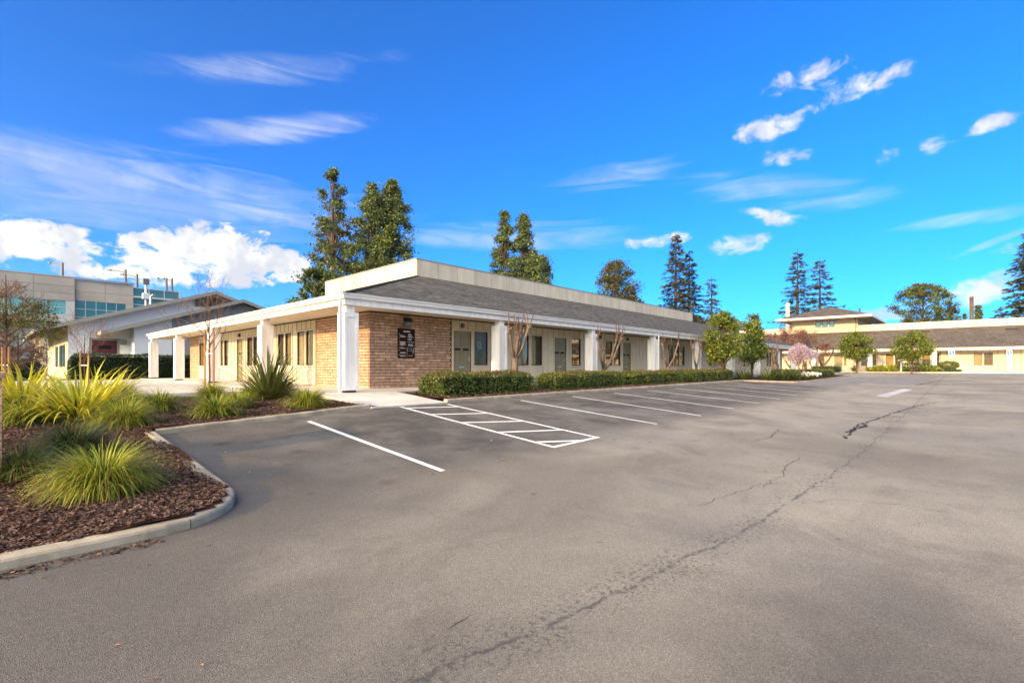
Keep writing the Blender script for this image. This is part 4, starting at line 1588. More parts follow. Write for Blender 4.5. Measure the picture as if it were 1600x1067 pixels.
for q in ((op[0] - .14, op[0], op[2] - .14, op[3] + .14), (op[1], op[1] + .14, op[2] - .14, op[3] + .14), (op[0], op[1], op[3], op[3] + .14), (op[0], op[1], op[2] - .14, op[2])):
    abox(f, 'x', YG, -1, q[0], q[1], -.1, .03, q[2], q[3])
wf = f.build('window', M['trim_grey'], gh)
MB().box(op[0], op[1], YG + .12, YG + .14, op[2], op[3]).build('shade', M['maroon'], wf)
MB().box(op[0] + .35, op[1] - .3, YG + .10, YG + .118, op[2] + .35, op[2] + .60).build('dark_plate', M['dark'], wf)
# front gable: white stucco left, grey boarded panel right
w = MB()
z2 = lambda x: gable_z(x, *G2) - .16
w.poly([(6.7, YF, -.9), (8.9, YF, -.9), (8.9, YF, z2(8.9)), (6.7, YF, z2(6.7))])
w.poly([(6.7, YF, -.9), (6.7, YF, z2(6.7)), (6.7, YG, z2(6.7)), (6.7, YG, -.9)])
w.build('front_wall', M['stucco'], gh)
w = MB()
for (a, b) in ((8.9, 13.5), (13.5, 22.0)):
    w.poly([(a, YF + .02, -.9), (b, YF + .02, -.9), (b, YF + .02, z2(b)), (a, YF + .02, z2(a))])
gw = w.build('boarded_wall', M['grey_siding'], gh)
for i in range(26):
    x = 9.2 + i * .45
    MB().box(x - .025, x + .025, YF - .005, YF + .02, 1.5, z2(x)).build('batten', M['grey_siding'], gw)


def gable_roof(G, ya, yb, th, xr, name):
    xl, zl, xp, zp = G
    zr = gable_z(xr, *G)
    mb = MB()
    n = math.hypot(xp - xl, zp - zl)
    mb.prism([(xl, ya, zl), (xp, ya, zp), (xp, ya, zp - th), (xl, ya, zl - th)], (0, yb - ya, 0))
    mb.prism([(xp, ya, zp), (xr, ya, zr), (xr, ya, zr - th), (xp, ya, zp - th)], (0, yb - ya, 0))
    ro = mb.build(name, M['roof_cap'], gh)
    rk = MB()
    h = .26
    rk.prism([(xl - .05, ya - .06, zl + .03), (xp, ya - .06, zp + .05), (xp, ya - .06, zp + .05 - h), (xl - .05, ya - .06, zl + .03 - h)], (0, .055, 0))
    rk.prism([(xp, ya - .06, zp + .05), (xr, ya - .06, zr + .05), (xr, ya - .06, zr + .05 - h), (xp, ya - .06, zp + .05 - h)], (0, .055, 0))
    rk.build('rake_board', M['trim_grey'], ro)
    MB().box(xl - .08, xl - .02, ya - .05, yb, zl - .22, zl + .02).build('eave_board', M['trim_grey'], ro)
    return ro


gable_roof(G1, YG - .7, 62, .12, 22.2, 'roof')
gable_roof(G2, YF - .7, YG, .12, 22.0, 'front_roof')
# louvre in the rear gable
lv = MB()
for i in range(9):
    z = 4.75 + i * .09
    hw = min(1.3, (5.66 - z) / .345)
    lv.box(12.0 - hw, 12.0 + hw, YG - .08, YG - .02, z, z + .05)
lv.box(11.6, 12.4, YG - .02, YG - .01, 4.7, 5.5)
lv.build('gable_louvre', M['bronze'], gh)
# sunlit porch along the left side
for (y, wd) in ((46.2, .3), (49.5, .3), (53.0, .3)):
    MB().box(2.15, 2.15 + wd, y, y + wd, -.9, 2.25).build('porch_post', M['cream'], gh)
MB().box(2.1, 2.45, YG - .3, 60, 2.05, 2.25).build('porch_beam', M['trim_grey'], gh)
for y in (46.0, 48.2, 51.5):
    f = MB().box(3.34, 3.40, y, y + 1.3, .0, 1.55).build('side_window', M['bronze'], gh)
    MB().box(3.32, 3.338, y + .08, y + 1.22, .08, 1.47).build('pane', M['office_glass'], f)
MB().box(2.0, 3.4, 45, 60, -.95, -.80).build('porch_floor', M['concrete'], gh)
MB().box(6.9, 7.35, YG - 1.7, YG - 1.61, .2, 1.6).build('side_pane', M['bronze'], gh) if False else None
e = empty('wall_lamp', (6.25, 44, 1.75), 'grey box lamp on white stucco beside the maroon window', 'wall lamp')
MB().box(6.05, 6.5, 43.75, 43.995, 1.58, 1.92).build('housing', M['trim_grey'], e, bevel=.03)
MB().box(6.12, 6.43, 43.72, 43.748, 1.62, 1.80).build('lens', M['lamp_glass'], e)
MB().tube([(9.0, 50, 4.6), (9.0, 50, 5.9), (9.15, 50, 6.05), (9.3, 50, 6.0)], .09, 8).build('vent_pipe', M['steel'], gh)

# ------------------------------------------------------------------ large office block with teal glass, far left
ob = empty('office_block', (6, 87, -2), 'big beige panel office block with teal ribbon windows far left', 'building')
YO = 87.0


def panels(x0, x1, y, zs, nx, mat, name='wall_panel', th=.25):
    w_ = (x1 - x0) / nx
    for (a, b) in zip(zs, zs[1:]):
        me = MB().box(.015, w_ - .015, 0, th, .015, b - a - .015).mesh(name, mat)
        for i in range(nx):
            inst(me, name, (x0 + i * w_, y, a), ob)


def ribbon(x0, x1, y, z0, z1, nx, nz, glass, frame=.07):
    w_, h_ = (x1 - x0) / nx, (z1 - z0) / nz
    fm = MB()
    for i in range(nx + 1):
        fm.box(x0 + i * w_ - frame / 2, x0 + i * w_ + frame / 2, y - .06, y + .05, z0, z1)
    for j in range(nz + 1):
        fm.box(x0, x1, y - .055, y + .045, z0 + j * h_ - frame / 2, z0 + j * h_ + frame / 2)
    f = fm.build('window_band', M['mullion'], ob)
    me = MB().box(frame / 2, w_ - frame / 2, 0, .03, frame / 2, h_ - frame / 2).mesh('pane', glass)
    for i in range(nx):
        for j in range(nz):
            inst(me, 'pane', (x0 + i * w_, y, z0 + j * h_), f)


MB().box(-24, 13.7, YO + .5, 115, -2, 11.75).build('core', M['office_panel'], ob)
MB().box(13.7, 19.3, YO + 1.0, 115, -2, 11.3).build('core', M['dark'], ob)
# left wing (stands a little proud)
zl = [6.0, 6.95]
panels(-24, 7.4, YO, [8.75, 9.7, 10.7, 11.85], 8, M['office_panel'])
panels(-24, 7.4, YO, [5.9, 6.9], 4, M['office_white'])
panels(6.55, 7.4, YO, [6.9, 8.75], 1, M['office_white'])
ribbon(-24, 6.55, YO + .12, 6.9, 8.75, 16, 2, M['office_glass_light'])
MB().box(-24, 7.4, YO + .3, YO + .5, -2, 5.9).build('lower_wall', M['grey_siding'], ob)
panels(7.42, 13.7, YO + .35, [8.95, 10.2, 11.8], 2, M['office_panel'])
panels(12.9, 13.7, YO + .33, [5, 8.95], 1, M['office_panel'])
ribbon(7.42, 12.9, YO + .45, 4.5, 8.95, 5, 4, M['office_glass'])
ribbon(13.7, 19.3, YO + .6, 4.2, 11.4, 3, 6, M['office_glass'], .10)
MB().box(13.7, 19.9, YO + .2, YO + 1.0, 9.95, 10.2).build('sun_shade', M['mullion'], ob)
MB().box(-24, 13.75, YO - .05, YO + .5, 11.86, 12.0).build('coping', M['office_panel'], ob)


def deck_lamp(px, ytop, armpx, label, d=74.0):
    r = (px - 800) / 756.0
    x, y = (.6825 * r + .7309) * d, (-.7309 * r + .6825) * d
    zt = (573 - ytop) / 756.0 * d
    L = (px - armpx) / 756.0 * d
    e = empty('deck_lamp', (x, y, 11), label, 'lamp post', 'lamp posts on the office roof deck')
    MB().tube([(x, y, 9.5), (x, y, zt + .15)], [.22, .16], 8).build('mast', M['pole_grey'], e)
    ax, ay = -.6825 * L, .7309 * L
    MB().tube([(x, y, zt - .3), (x + ax * .5, y + ay * .5, zt + .02), (x + ax * .85, y + ay * .85, zt + .1)], .07, 6).build('arm', M['pole_grey'], e)
    MB().tube([(x + ax * .8, y + ay * .8, zt + .1), (x + ax, y + ay, zt + .14)], [.16, .11], 6).build('lamp_head', M['pole_grey'], e)


deck_lamp(97.5, 412, 75, 'leftmost roof deck lamp with a curved arm above beige panels')
deck_lamp(196, 423, 168, 'tall roof deck lamp with the longest arm beside the concrete corner')
deck_lamp(214, 430, 188, 'roof deck lamp just right of the concrete corner', 78)
deck_lamp(260, 436, 245, 'roof deck lamp with a short arm above teal glass, left of a pair', 80)
deck_lamp(268.5, 436.5, 255, 'rightmost roof deck lamp above the teal glass', 82)
r = (228 - 800) / 756.0
d = 66.0
x, y = (.6825 * r + .7309) * d, (-.7309 * r + .6825) * d
e = empty('floodlight_pole', (x, y, 6), 'white pole with a square floodlight and white box before teal glass', 'lamp post')
MB().tube([(x, y, -1), (x, y, 11.3)], .13, 8).build('mast', M['paint_white'], e)
MB().box(x - .35, x + .35, y - .3, y + .1, 11.2, 12.0).build('lamp_head', M['pole_grey'], e, bevel=.05)
MB().box(x - .42, x + .42, y - .4, y + .2, 9.2, 10.0).build('cabinet', M['paint_white'], e, bevel=.05)

# brick pier that just enters the picture on the left
pr = empty('brick_pier', (-.35, 8.5, -1.4), 'low brick pier at the left edge beside the grasses', 'pier')
PX = .062
MB().box(-.78, PX - .01, 8.01, 8.59, -1.5, -.17).build('mortar', M['mortar'], pr)
mfull = MB().box(0, .40, 0, .6, 0, .092).mesh('brick', M['brick'])
mhalf = MB().box(0, .195, 0, .6, 0, .092).mesh('brick', M['brick'])
for c_ in range(13):
    z = -1.45 + c_ * .1016
    u = PX - .85
    if c_ % 2:
        inst(mhalf, 'brick', (u, 8.0, z), pr)
        inst(mfull, 'brick', (u + .205, 8.0, z), pr)
        inst(mhalf, 'brick', (u + .655, 8.0, z), pr) if False else inst(mhalf, 'brick', (PX - .195, 8.0, z), pr)
    else:
        inst(mfull, 'brick', (u + .04, 8.0, z), pr)
        inst(mfull, 'brick', (PX - .40, 8.0, z), pr)
MB().box(-.83, PX + .03, 7.96, 8.64, -.125, -.06).build('cap', M['brick'], pr, bevel=.01)

# far hill
rg = seed(4)
hx, hy = (.6825 * .52 + .7309), (-.7309 * .52 + .6825)
def hill_z(u, v):
    return 1.0


mb = MB()
NU, NV = 60, 14
V = []
for i in range(NU + 1):
    for j in range(NV + 1):
        az = -.25 + 1.0 * i / NU           # tan of the bearing from the camera axis
        dd = 2200 + 1400 * j / NV
        ridge_h = (300 + 55 * math.sin(i * .33 + 1.0) + 22 * math.sin(i * .9) + 10 * math.sin(i * 2.1 + j * .5)) * max(0, math.sin(PI * (i + .5) / (NU + 1))) ** .4
        zz = ridge_h * math.sin(PI / 2 * min(1, j / (NV * .7))) + rg.normal(0, 3)
        V.append(((.6825 * az + .7309) * dd, (-.7309 * az + .6825) * dd, zz - 12 if j else -20))
F = [(i * (NV + 1) + j, (i + 1) * (NV + 1) + j, (i + 1) * (NV + 1) + j + 1, i * (NV + 1) + j + 1) for i in range(NU) for j in range(NV)]
np_obj('hill', np.array(V), np.array(F), M['hill'], None, True, kind='structure')

# ------------------------------------------------------------------ vegetation
def W(px, d):
    """plan position at depth d along the bearing of a picture column"""
    r = (px - 800) / 756.0
    return ((.6825 * r + .7309) * d, (-.7309 * r + .6825) * d)


def leaves(P, size, rg, aspect=.55, up=0.3, N=None):
    """pointed, slightly folded leaf faces at the points P -> verts, quads"""
    n = len(P)
    a = rg.normal(0, 1, (n, 3))
    a[:, 2] += up
    a /= np.linalg.norm(a, axis=1)[:, None] + 1e-9
    b = rg.normal(0, 1, (n, 3))
    b -= (b * a).sum(1)[:, None] * a
    b /= np.linalg.norm(b, axis=1)[:, None] + 1e-9
    nrm = np.cross(a, b)
    s = size * rg.uniform(.6, 1.35, n)[:, None]
    tip = P + a * s
    l = P + a * s * .45 + b * s * aspect * .5 + nrm * s * .10
    r = P + a * s * .45 - b * s * aspect * .5 + nrm * s * .10
    V = np.stack([P, r, tip, l], 1).reshape(-1, 3)
    return V, np.arange(4 * n).reshape(-1, 4)


def leaf_obj(name, P, size, rg, mat, parent=None, aspect=.55, up=.3, **kw):
    V, F = leaves(P, size, rg, aspect, up)
    return np_obj(name, V, F, mat, parent, **kw)


# ---- strappy and grassy clumps
def blades(n, base, r0, length, width, rg, droop, segs=5, fold=.25, lean=(.1, 1.1), lenvar=.35):
    """arching blades from a clump base -> verts, quads"""
    VV, FF = [], []
    bx, by, bz = base
    az = rg.uniform(0, 2 * PI, n)
    rr = r0 * np.sqrt(rg.uniform(0, 1, n))
    le = rg.uniform(lean[0], lean[1], n)
    L = length * (1 - lenvar + 2 * lenvar * rg.uniform(0, 1, n) ** 1.0)
    dr = droop * rg.uniform(.5, 1.4, n)
    wob = rg.normal(0, .25, n)
    p = np.stack([bx + rr * np.cos(az), by + rr * np.sin(az), np.full(n, bz - .03)], 1)
    ang = le.copy()                                   # from the vertical
    off = 0
    rows = []
    for k in range(segs + 1):
        f = k / segs
        dirh = np.stack([np.cos(az + wob * f), np.sin(az + wob * f)], 1)
        side = np.stack([-dirh[:, 1], dirh[:, 0], np.zeros(n)], 1)
        w = width * (1 - f ** 2.2) * (.55 + .45 * min(1, f * 4)) * .5 + .0006
        w = w * rg.uniform(.95, 1.05, n)
        rows.append((p - side * w[:, None], p + side * w[:, None]))
        st = (L / segs)[:, None]
        p = p + np.concatenate([dirh * (np.sin(ang)[:, None]), np.cos(ang)[:, None]], 1) * st
        ang = np.minimum(ang + dr / segs * (.4 + 1.2 * f), 2.75)
    V = np.stack([np.stack(r_, 1) for r_ in rows], 1).reshape(-1, 3)     # n, segs+1, 2, 3
    idx = np.arange(n * (segs + 1) * 2).reshape(n, segs + 1, 2)
    F = np.stack([idx[:, :-1, 0], idx[:, :-1, 1], idx[:, 1:, 1], idx[:, 1:, 0]], -1).reshape(-1, 4)
    return V, F


def lift(V, zf):
    g = np.array([zf(x, y) for x, y in V[:, :2]])
    V[:, 2] = np.maximum(V[:, 2], g + .012)
    return V


def tussock(x, y, R_, h, label, sd, mat='grass_green', n=1300, zf=bed_z, dry=True, segs=5):
    rg = seed(sd)
    z = zf(x, y)
    e = empty('ornamental_grass', (x, y, z), label, 'grass clump', 'grass clumps in the planting bed')
    V, F = blades(n, (x, y, z), R_ * .26, h * 1.15, (.0062 if x < 2.2 and y < 11 else .0085), rg, 2.5, segs, lean=(.03, 1.0), lenvar=.45)
    np_obj('blades', lift(V, zf), F, M[mat], e)
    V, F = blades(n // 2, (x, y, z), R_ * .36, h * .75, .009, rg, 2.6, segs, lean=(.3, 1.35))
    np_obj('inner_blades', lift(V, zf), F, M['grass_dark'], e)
    if dry:
        V, F = blades(n // 5, (x, y, z), R_ * .3, h * 1.2, .006, rg, 2.2, segs, lean=(.3, 1.3))
        np_obj('dry_blades', lift(V, zf), F, M['grass_dry'], e)
    return e


def flax(x, y, h, label, sd, mat, n=110, w=.05, zf=bed_z, lean=(.05, .95), spread=.25, droop=1.5):
    rg = seed(sd)
    z = zf(x, y)
    e = empty('flax_plant', (x, y, z), label, 'flax plant', 'strap-leaved flax plants')
    V, F = blades(n, (x, y, z), spread, h * 1.15, w, rg, droop, 7, lean=lean, lenvar=.3)
    np_obj('leaves', lift(V, zf), F, M[mat], e)
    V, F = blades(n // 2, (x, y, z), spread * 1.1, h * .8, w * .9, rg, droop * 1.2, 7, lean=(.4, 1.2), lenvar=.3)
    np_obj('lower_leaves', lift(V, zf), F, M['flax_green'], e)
    return e


tussock(.80, 6.75, .62, .45, 'big grass clump nearest the curved kerb with long yellow-green blades', 21, n=2600, segs=6)
tussock(.74, 8.75, .62, .42, 'dark green grass clump right behind the nearest one', 22, 'grass_dark', n=2200)
tussock(.22, 8.05, .45, .38, 'loose dark grass clump between the brick pier and the nearest clump', 122, 'grass_dark', n=700)
tussock(1.55, 10.75, .62, .47, 'round grass clump with a dark heart at the inner kerb corner', 23, n=2000)
tussock(2.45, 12.7, .55, .45, 'light grass clump behind the round one at the kerb corner', 24, n=900)
tussock(2.2, 15.6, .6, .55, 'small light grass clump at the left edge of the pavers', 25, n=700)
tussock(3.0, 10.85, .6, .44, 'wide grass clump in the middle of the bed before the green flax', 26, n=1300)
tussock(4.8, 10.75, .52, .46, 'grass clump nearest the corner post and the concrete ramp', 27, n=1200)
tussock(4.1, 15.2, .6, .5, 'grass clump around the foot of the staked bare tree', 28, n=800)
tussock(4.6, 13.6, .5, .45, 'yellowish grass clump left of the green flax', 29, n=700)
tussock(5.75, 14.3, .5, .45, 'small dark grass clump right of the green flax by the wall', 30, 'grass_dark', n=600)
tussock(2.0, 9.0 + 4.2, .5, .42, 'small grass clump between the round clump and the pavers', 131, n=700)
tussock(3.75, 12.1, .5, .42, 'small grass clump behind the wide one in mid bed', 132, n=800)
tussock(.4, 12.4, .6, .5, 'pale grass clump below the yellow flax at the left edge', 31, n=900)
flax(1.12, 12.2, .95, 'large bright yellow flax in the middle of the left bed', 41, 'flax_yellow', 260, .05, lean=(.08, 1.1), droop=1.6, spread=.36)
flax(1.75, 14.4, .8, 'yellow flax just behind the large one, nearer the hedge', 42, 'flax_yellow', 240, .045, lean=(.1, 1.1), droop=1.7, spread=.35)
flax(.42, 14.5, .9, 'yellow flax at the left edge below the bare tree', 43, 'flax_yellow', 260, .045, lean=(.05, .95), spread=.35)
flax(5.0, 13.5, 1.12, 'dark green spiky flax before the second white post', 44, 'flax_green', 190, .05, lean=(.03, 1.1), spread=.25, droop=.8)


# ---- clipped hedges
def hedge(x0, x1, y0, y1, z0, z1, label, sd, n, size=.05, mat='leaf_hedge', tip='leaf_hedge_tip', group='clipped hedges', jag=.05, cat='hedge', axis=None):
    rg = seed(sd)
    e = empty('hedge', ((x0 + x1) / 2, (y0 + y1) / 2, z0), label, cat, group)
    lx, ly, lz = x1 - x0, y1 - y0, z1 - z0
    fr = np.array([lx * ly, lx * lz, lx * lz, ly * lz, ly * lz])
    fc = rg.choice(5, n, p=fr / fr.sum())
    u, v = rg.uniform(0, 1, n), rg.uniform(0, 1, n)
    P = np.zeros((n, 3))
    dep = np.abs(rg.normal(0, .05, n))
    top = fc == 0
    P[:, 0], P[:, 1], P[:, 2] = x0 + u * lx, y0 + v * ly, z0 + v * lz
    P[top, 2] = z1 - dep[top]
    m = fc == 1
    P[m, 1] = y0 + dep[m]
    m = fc == 2
    P[m, 1] = y1 - dep[m]
    m = fc == 3
    P[m, 0] = x0 + dep[m]
    P[m, 1] = y0 + u[m] * ly
    m = fc == 4
    P[m, 0] = x1 - dep[m]
    P[m, 1] = y0 + u[m] * ly
    # uneven clipped surface, rounded shoulders
    bul = jag * (np.sin(P[:, 0] * 2.3 + sd) + .7 * np.sin(P[:, 0] * 5.1 + P[:, 2] * 4) + .5 * np.sin(P[:, 1] * 6 + P[:, 2] * 7 + sd)) * .6
    P[:, 2] += np.where(top, bul, 0)
    P[:, 1] += np.where(fc == 1, -bul, 0)
    c = np.array([(x0 + x1) / 2, (y0 + y1) / 2, z0 + lz * .45])
    ey = np.clip((np.abs(P[:, 1] - c[1]) / (ly / 2)) - .7, 0, 1)
    ex = np.clip((np.abs(P[:, 0] - c[0]) - (lx / 2 - .35)) / .35, 0, 1) ** 1.5
    P[:, 2] -= (P[:, 2] > c[2]) * (ey * .26 + ex * .30) * lz * .8
    P += rg.normal(0, .012, (n, 3))
    kt = (P[:, 2] > z1 - .10) & (rg.random(n) < .38)
    kt |= rg.random(n) < .07
    leaf_obj('foliage', P[~kt], size, rg, M[mat], e, .6, .3)
    if kt.sum() > 4:
        leaf_obj('young_tips', P[kt] + [0, 0, .01], size * .95, rg, M[tip], e, .55, .9)
    # woody heart so that one does not look through
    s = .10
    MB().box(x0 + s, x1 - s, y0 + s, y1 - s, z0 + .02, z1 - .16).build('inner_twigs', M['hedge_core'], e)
    st = MB()
    for i in range(max(2, int(lx / .4))):
        x = x0 + .2 + (lx - .4) * (i + .5) / max(2, int(lx / .4))
        st.tube([(x, c[1], z0 - .1), (x + rg.normal(0, .03), c[1], z0 + .2)], .02, 5)
    st.build('stems', M['bark_dark'], e)
    return e


HT = -.20
hz = lambda x: FLOOR - .14
hedge(8.45, 12.45, 10.55, 11.65, -.84, HT + .02, 'clipped hedge with orange tips right of the concrete ramp', 51, 15000)
hedge(13.45, 15.0, 10.50, 11.45, -.84, HT - .06, 'short lower hedge right of the first pollarded trunk', 52, 6500)
hedge(15.25, 18.55, 10.70, 11.70, -.84, HT, 'clipped hedge below the second white post from the brick corner', 53, 11000)
hedge(19.35, 21.9, 10.70, 11.70, -.84, HT - .03, 'hedge section just right of the second pollarded tree', 54, 6500, .055)
hedge(22.25, 24.85, 10.75, 11.70, -.84, HT, 'hedge section just left of the third pollarded tree', 154, 6500, .055)
hedge(25.8, 28.9, 10.75, 11.75, -.84, HT, 'hedge just beyond the third pollarded tree', 55, 7000, .06)
hedge(29.5, 32.4, 10.75, 11.75, -.83, HT, 'reddish hedge section before the two leafy trees', 56, 6000, .06)
hedge(38.6, 42.5, 9.0, 10.3, -.80, -.25, 'hedge section just beyond the leafy trees', 57, 5000, .07)
hedge(43.0, 47.5, 8.8, 10.2, -.78, -.27, 'hedge behind the white flowers at the planter bulge', 58, 5000, .07)
hedge(47.8, 52.4, 8.6, 10.2, -.78, -.25, 'last hedge of the long planter, toward the far wing', 59, 5000, .08)
hedge(56.5, 66.0, 10.2, 11.3, -.62, .0, 'low dark hedge before the far entrance', 60, 6000, .08, 'leaf_dark_hedge')
hedge(3.1, 13.5, 39.3, 40.4, -.88, .78, 'tall dark green hedge before the white gabled house', 61, 26000, .085, 'leaf_dark_hedge', 'leaf_dark_hedge', jag=.06)
hedge(-3.0, 2.0, 41.0, 42.2, -.88, .42, 'low dark hedge below the porch at far left', 62, 9000, .085, 'leaf_dark_hedge', 'leaf_hedge', jag=.05)


def shrub(x, y, z, rx, rz, label, sd, mat, n=2500, size=.08, group=None, name='shrub', cat='shrub', stem=.0, tipmat=None):
    rg = seed(sd)
    e = empty(name, (x, y, z), label, cat, group)
    a = rg.normal(0, 1, (n, 3))
    a /= np.linalg.norm(a, axis=1)[:, None]
    rr = 1 - np.abs(rg.normal(0, .16, n))
    P = np.stack([x + a[:, 0] * rx * rr, y + a[:, 1] * rx * rr, z + stem + rz + a[:, 2] * rz * rr], 1)
    P[:, 2] += .08 * rz * np.sin(P[:, 0] * 9 / rx) * np.cos(P[:, 1] * 8 / rx)
    P = P[P[:, 2] > z + .02]
    leaf_obj('foliage', P, size, rg, M[mat], e)
    st = MB()
    for i in range(4):
        q = rg.normal(0, .3, 2)
        st.tube([(x + q[0] * .2, y + q[1] * .2, z - .1), (x + q[0] * rx, y + q[1] * rx, z + stem + rz)], .03, 5)
    st.build('stems', M['bark_dark'], e)
    return e


# strappy edging plants in the bulge, white flowers, far beds
for i, (x, y, lab) in enumerate(((33.6, 10.6, 'grassy lily clump at the start of the planter bulge'), (34.8, 9.4, 'grassy lily clump under the left leafy tree'),
                                 (36.6, 9.0, 'grassy lily clump between the two leafy trees'), (37.8, 8.7, 'grassy lily clump right of the second leafy tree'))):
    flax(x, y, .75, lab, 70 + i, 'grass_dark', 150, .035, pl_z, lean=(.05, .9), spread=.5)
for i, (x, y) in enumerate(((39.0, 8.2), (40.0, 8.1), (41.3, 8.15))):
    e = shrub(x, y, pl_z(x, y), .55, .22, ('leftmost', 'middle', 'rightmost')[i] + ' of the low white flowering plants by the blossom tree', 80 + i, 'leaf_hedge', 900, .07, 'white flowering plants', 'flowering_plant', 'flower')
    rg = seed(90 + i)
    a = rg.uniform(0, 2 * PI, 260)
    q = np.sqrt(rg.uniform(0, 1, 260)) * .55
    P = np.stack([x + np.cos(a) * q, y + np.sin(a) * q, pl_z(x, y) + .40 - q * .25 + rg.normal(0, .03, 260)], 1)
    leaf_obj('flowers', P, .09, rg, M['flower_white'], e, .9, 1.0)
for i, (px, X, r_, h_, lab, mat) in enumerate(((1378, 71.5, 1.0, .32, 'low green grass mound right of the white post at the far wing', 'grass_green'), (1395, 71.5, .9, .34, 'spreading grass mound beside the letter box', 'grass_green'),
                                               (1417, 71.0, .7, .25, 'light grass mound below the round tree at the far wing', 'grass_green'), (1431, 71.0, .8, .25, 'dry tan grass mound below the right round tree', 'grass_dry'),
                                               (1448, 71.4, 1.1, .36, 'green grass mound left of the far white post', 'grass_green'), (1365, 71.0, .8, .25, 'grass mound at the foot of the mailbox stand', 'grass_green'))):
    yv = y_at(px, X)
    shrub(X, yv, FLOOR2, r_, h_, lab, 100 + i, mat, 1500, .16, 'low mounds before the far wing')
yv = y_at(1482, 72.5)
shrub(72.5, yv, FLOOR2, .95, .48, 'round clipped shrub with reddish top below the wheelchair sign', 111, 'leaf_hedge', 3000, .10, stem=.25)
yv = y_at(1424, 73.2)
shrub(73.2, yv, FLOOR2, 1.5, .55, 'dark rounded shrub behind the right round tree', 112, 'leaf_dark_hedge', 2500, .11)
shrub(73.0, y_at(1470, 73), FLOOR2, 1.9, .16, 'flat dark ground cover around the round shrub', 113, 'leaf_dark_hedge', 2500, .10)
yv = y_at(1335, 70.6)
flax(70.6, yv, .95, 'small spiky cordyline at the foot of the round tree', 114, 'flax_green', 60, .06, lambda x, y: FLOOR2, spread=.12)


# ---- trees
def branch(mb, p, d, L, r, depth, rg, split=2, ang=.55, shrink=.72, tips=None, up=.08, n=5, wig=.16, rmin=.004):
    p = Vector(p)
    d = Vector(d).normalized()
    pts, rad = [p.copy()], [r]
    k = 4
    for i in range(k):
        d = (d + Vector(rg.normal(0, wig, 3)) + Vector((0, 0, up))).normalized()
        p = p + d * (L / k)
        pts.append(p.copy())
        rad.append(max(rmin, r * (1 - .45 * (i + 1) / k)))
    mb.tube(pts, rad, n)
    if tips is not None and depth <= 1:
        tips.append(pts[-1])
        tips.append(pts[2])
    if depth > 0:
        for s in range(split + (1 if rg.random() < .4 else 0)):
            ax = Vector(rg.normal(0, 1, 3))
            ax = (ax - d * ax.dot(d)).normalized()
            a = ang * rg.uniform(.6, 1.35)
            nd = d * math.cos(a) + ax * math.sin(a)
            st = pts[-1] if s < 2 else pts[2]
            branch(mb, st, nd, L * shrink * rg.uniform(.75, 1.2), rad[-1] * .8, depth - 1, rg, split, ang, shrink, tips, up, max(3, n - 1), wig, rmin)


def crown_tree(x, y, z, H, trunk_h, rx, label, sd, mat, nclump, nleaf, lsize, shape='oval', bark='bark_dark', trunk_r=.16, group=None, name='tree', lean=(0, 0), crad=.6, taper=1.0, mat2=None):
    """trunk, limbs to every leaf clump, leaves round the clump centres"""
    rg = seed(sd)
    e = empty(name, (x, y, z), label, 'tree', group)
    tb = MB()
    top = Vector((x + lean[0], y + lean[1], z + H * .93))
    base = Vector((x, y, z - .15))
    K = 8
    ax = [base.lerp(top, i / K) + Vector((rg.normal(0, .012 * H), rg.normal(0, .012 * H), 0)) * (1 if 0 < i < K else 0) for i in range(K + 1)]
    tb.tube(ax, [trunk_r * (1.25 if i == 0 else 1) * (1 - .85 * i / K) + .012 for i in range(K + 1)], 8)
    cents, rads = [], []
    for i in range(nclump):
        f = rg.uniform(0, 1)
        zc = z + trunk_h + (H - trunk_h) * f
        if shape == 'oval':
            prof = math.sin(PI * min(1, .12 + .86 * f)) ** .6
        elif shape == 'cone':
            prof = (1 - f) ** .75 * min(1, f * 6 + .45)
        elif shape == 'column':
            prof = (min(1, f * 4 + .55)) * (1 - f ** 1.7) ** .75
        else:
            prof = math.sqrt(max(0, 1 - (2 * f - 1) ** 2))
        q = rx * prof * math.sqrt(rg.uniform(.08, 1))
        a = rg.uniform(0, 2 * PI)
        t_ = min(1, (zc - z) / (H * .93))
        a0 = base.lerp(top, max(.1, t_ - .12 - .1 * q / max(rx, .1)))
        c_ = Vector((base.lerp(top, t_).x + q * math.cos(a), base.lerp(top, t_).y + q * math.sin(a), zc))
        cents.append(c_)
        rads.append(crad * rg.uniform(.6, 1.3) * (.6 + .4 * (1 - f) * taper))
        mid = a0.lerp(c_, .55) + Vector((0, 0, -.06 * q))
        lr = max(.008, trunk_r * .28 * (1 - .6 * t_))
        tb.tube([a0, mid, c_], [lr, lr * .7, lr * .3], 5, cap=False)
    tb.build('trunk', M[bark], e)
    C = np.array(cents)
    Rr = np.array(rads)
    idx = rg.integers(0, nclump, nleaf)
    dv = rg.normal(0, 1, (nleaf, 3))
    dv /= np.linalg.norm(dv, axis=1)[:, None]
    # ragged sprays: every clump is stretched along its own direction
    ax_ = rg.normal(0, 1, (nclump, 3)) * np.array([1, 1, .45])
    ax_ /= np.linalg.norm(ax_, axis=1)[:, None]
    g = rg.normal(0, .50, (nleaf, 3)) * np.array([1, 1, .75])
    g += ax_[idx] * rg.normal(0, .55, nleaf)[:, None]
    P = C[idx] + g * Rr[idx][:, None]
    if mat2:
        k = (idx % 4) == 0
        leaf_obj('crown', P[~k], lsize, rg, M[mat], e)
        leaf_obj('crown_accent', P[k], lsize, rg, M[mat2], e)
    else:
        leaf_obj('crown', P, lsize, rg, M[mat], e)
    return e


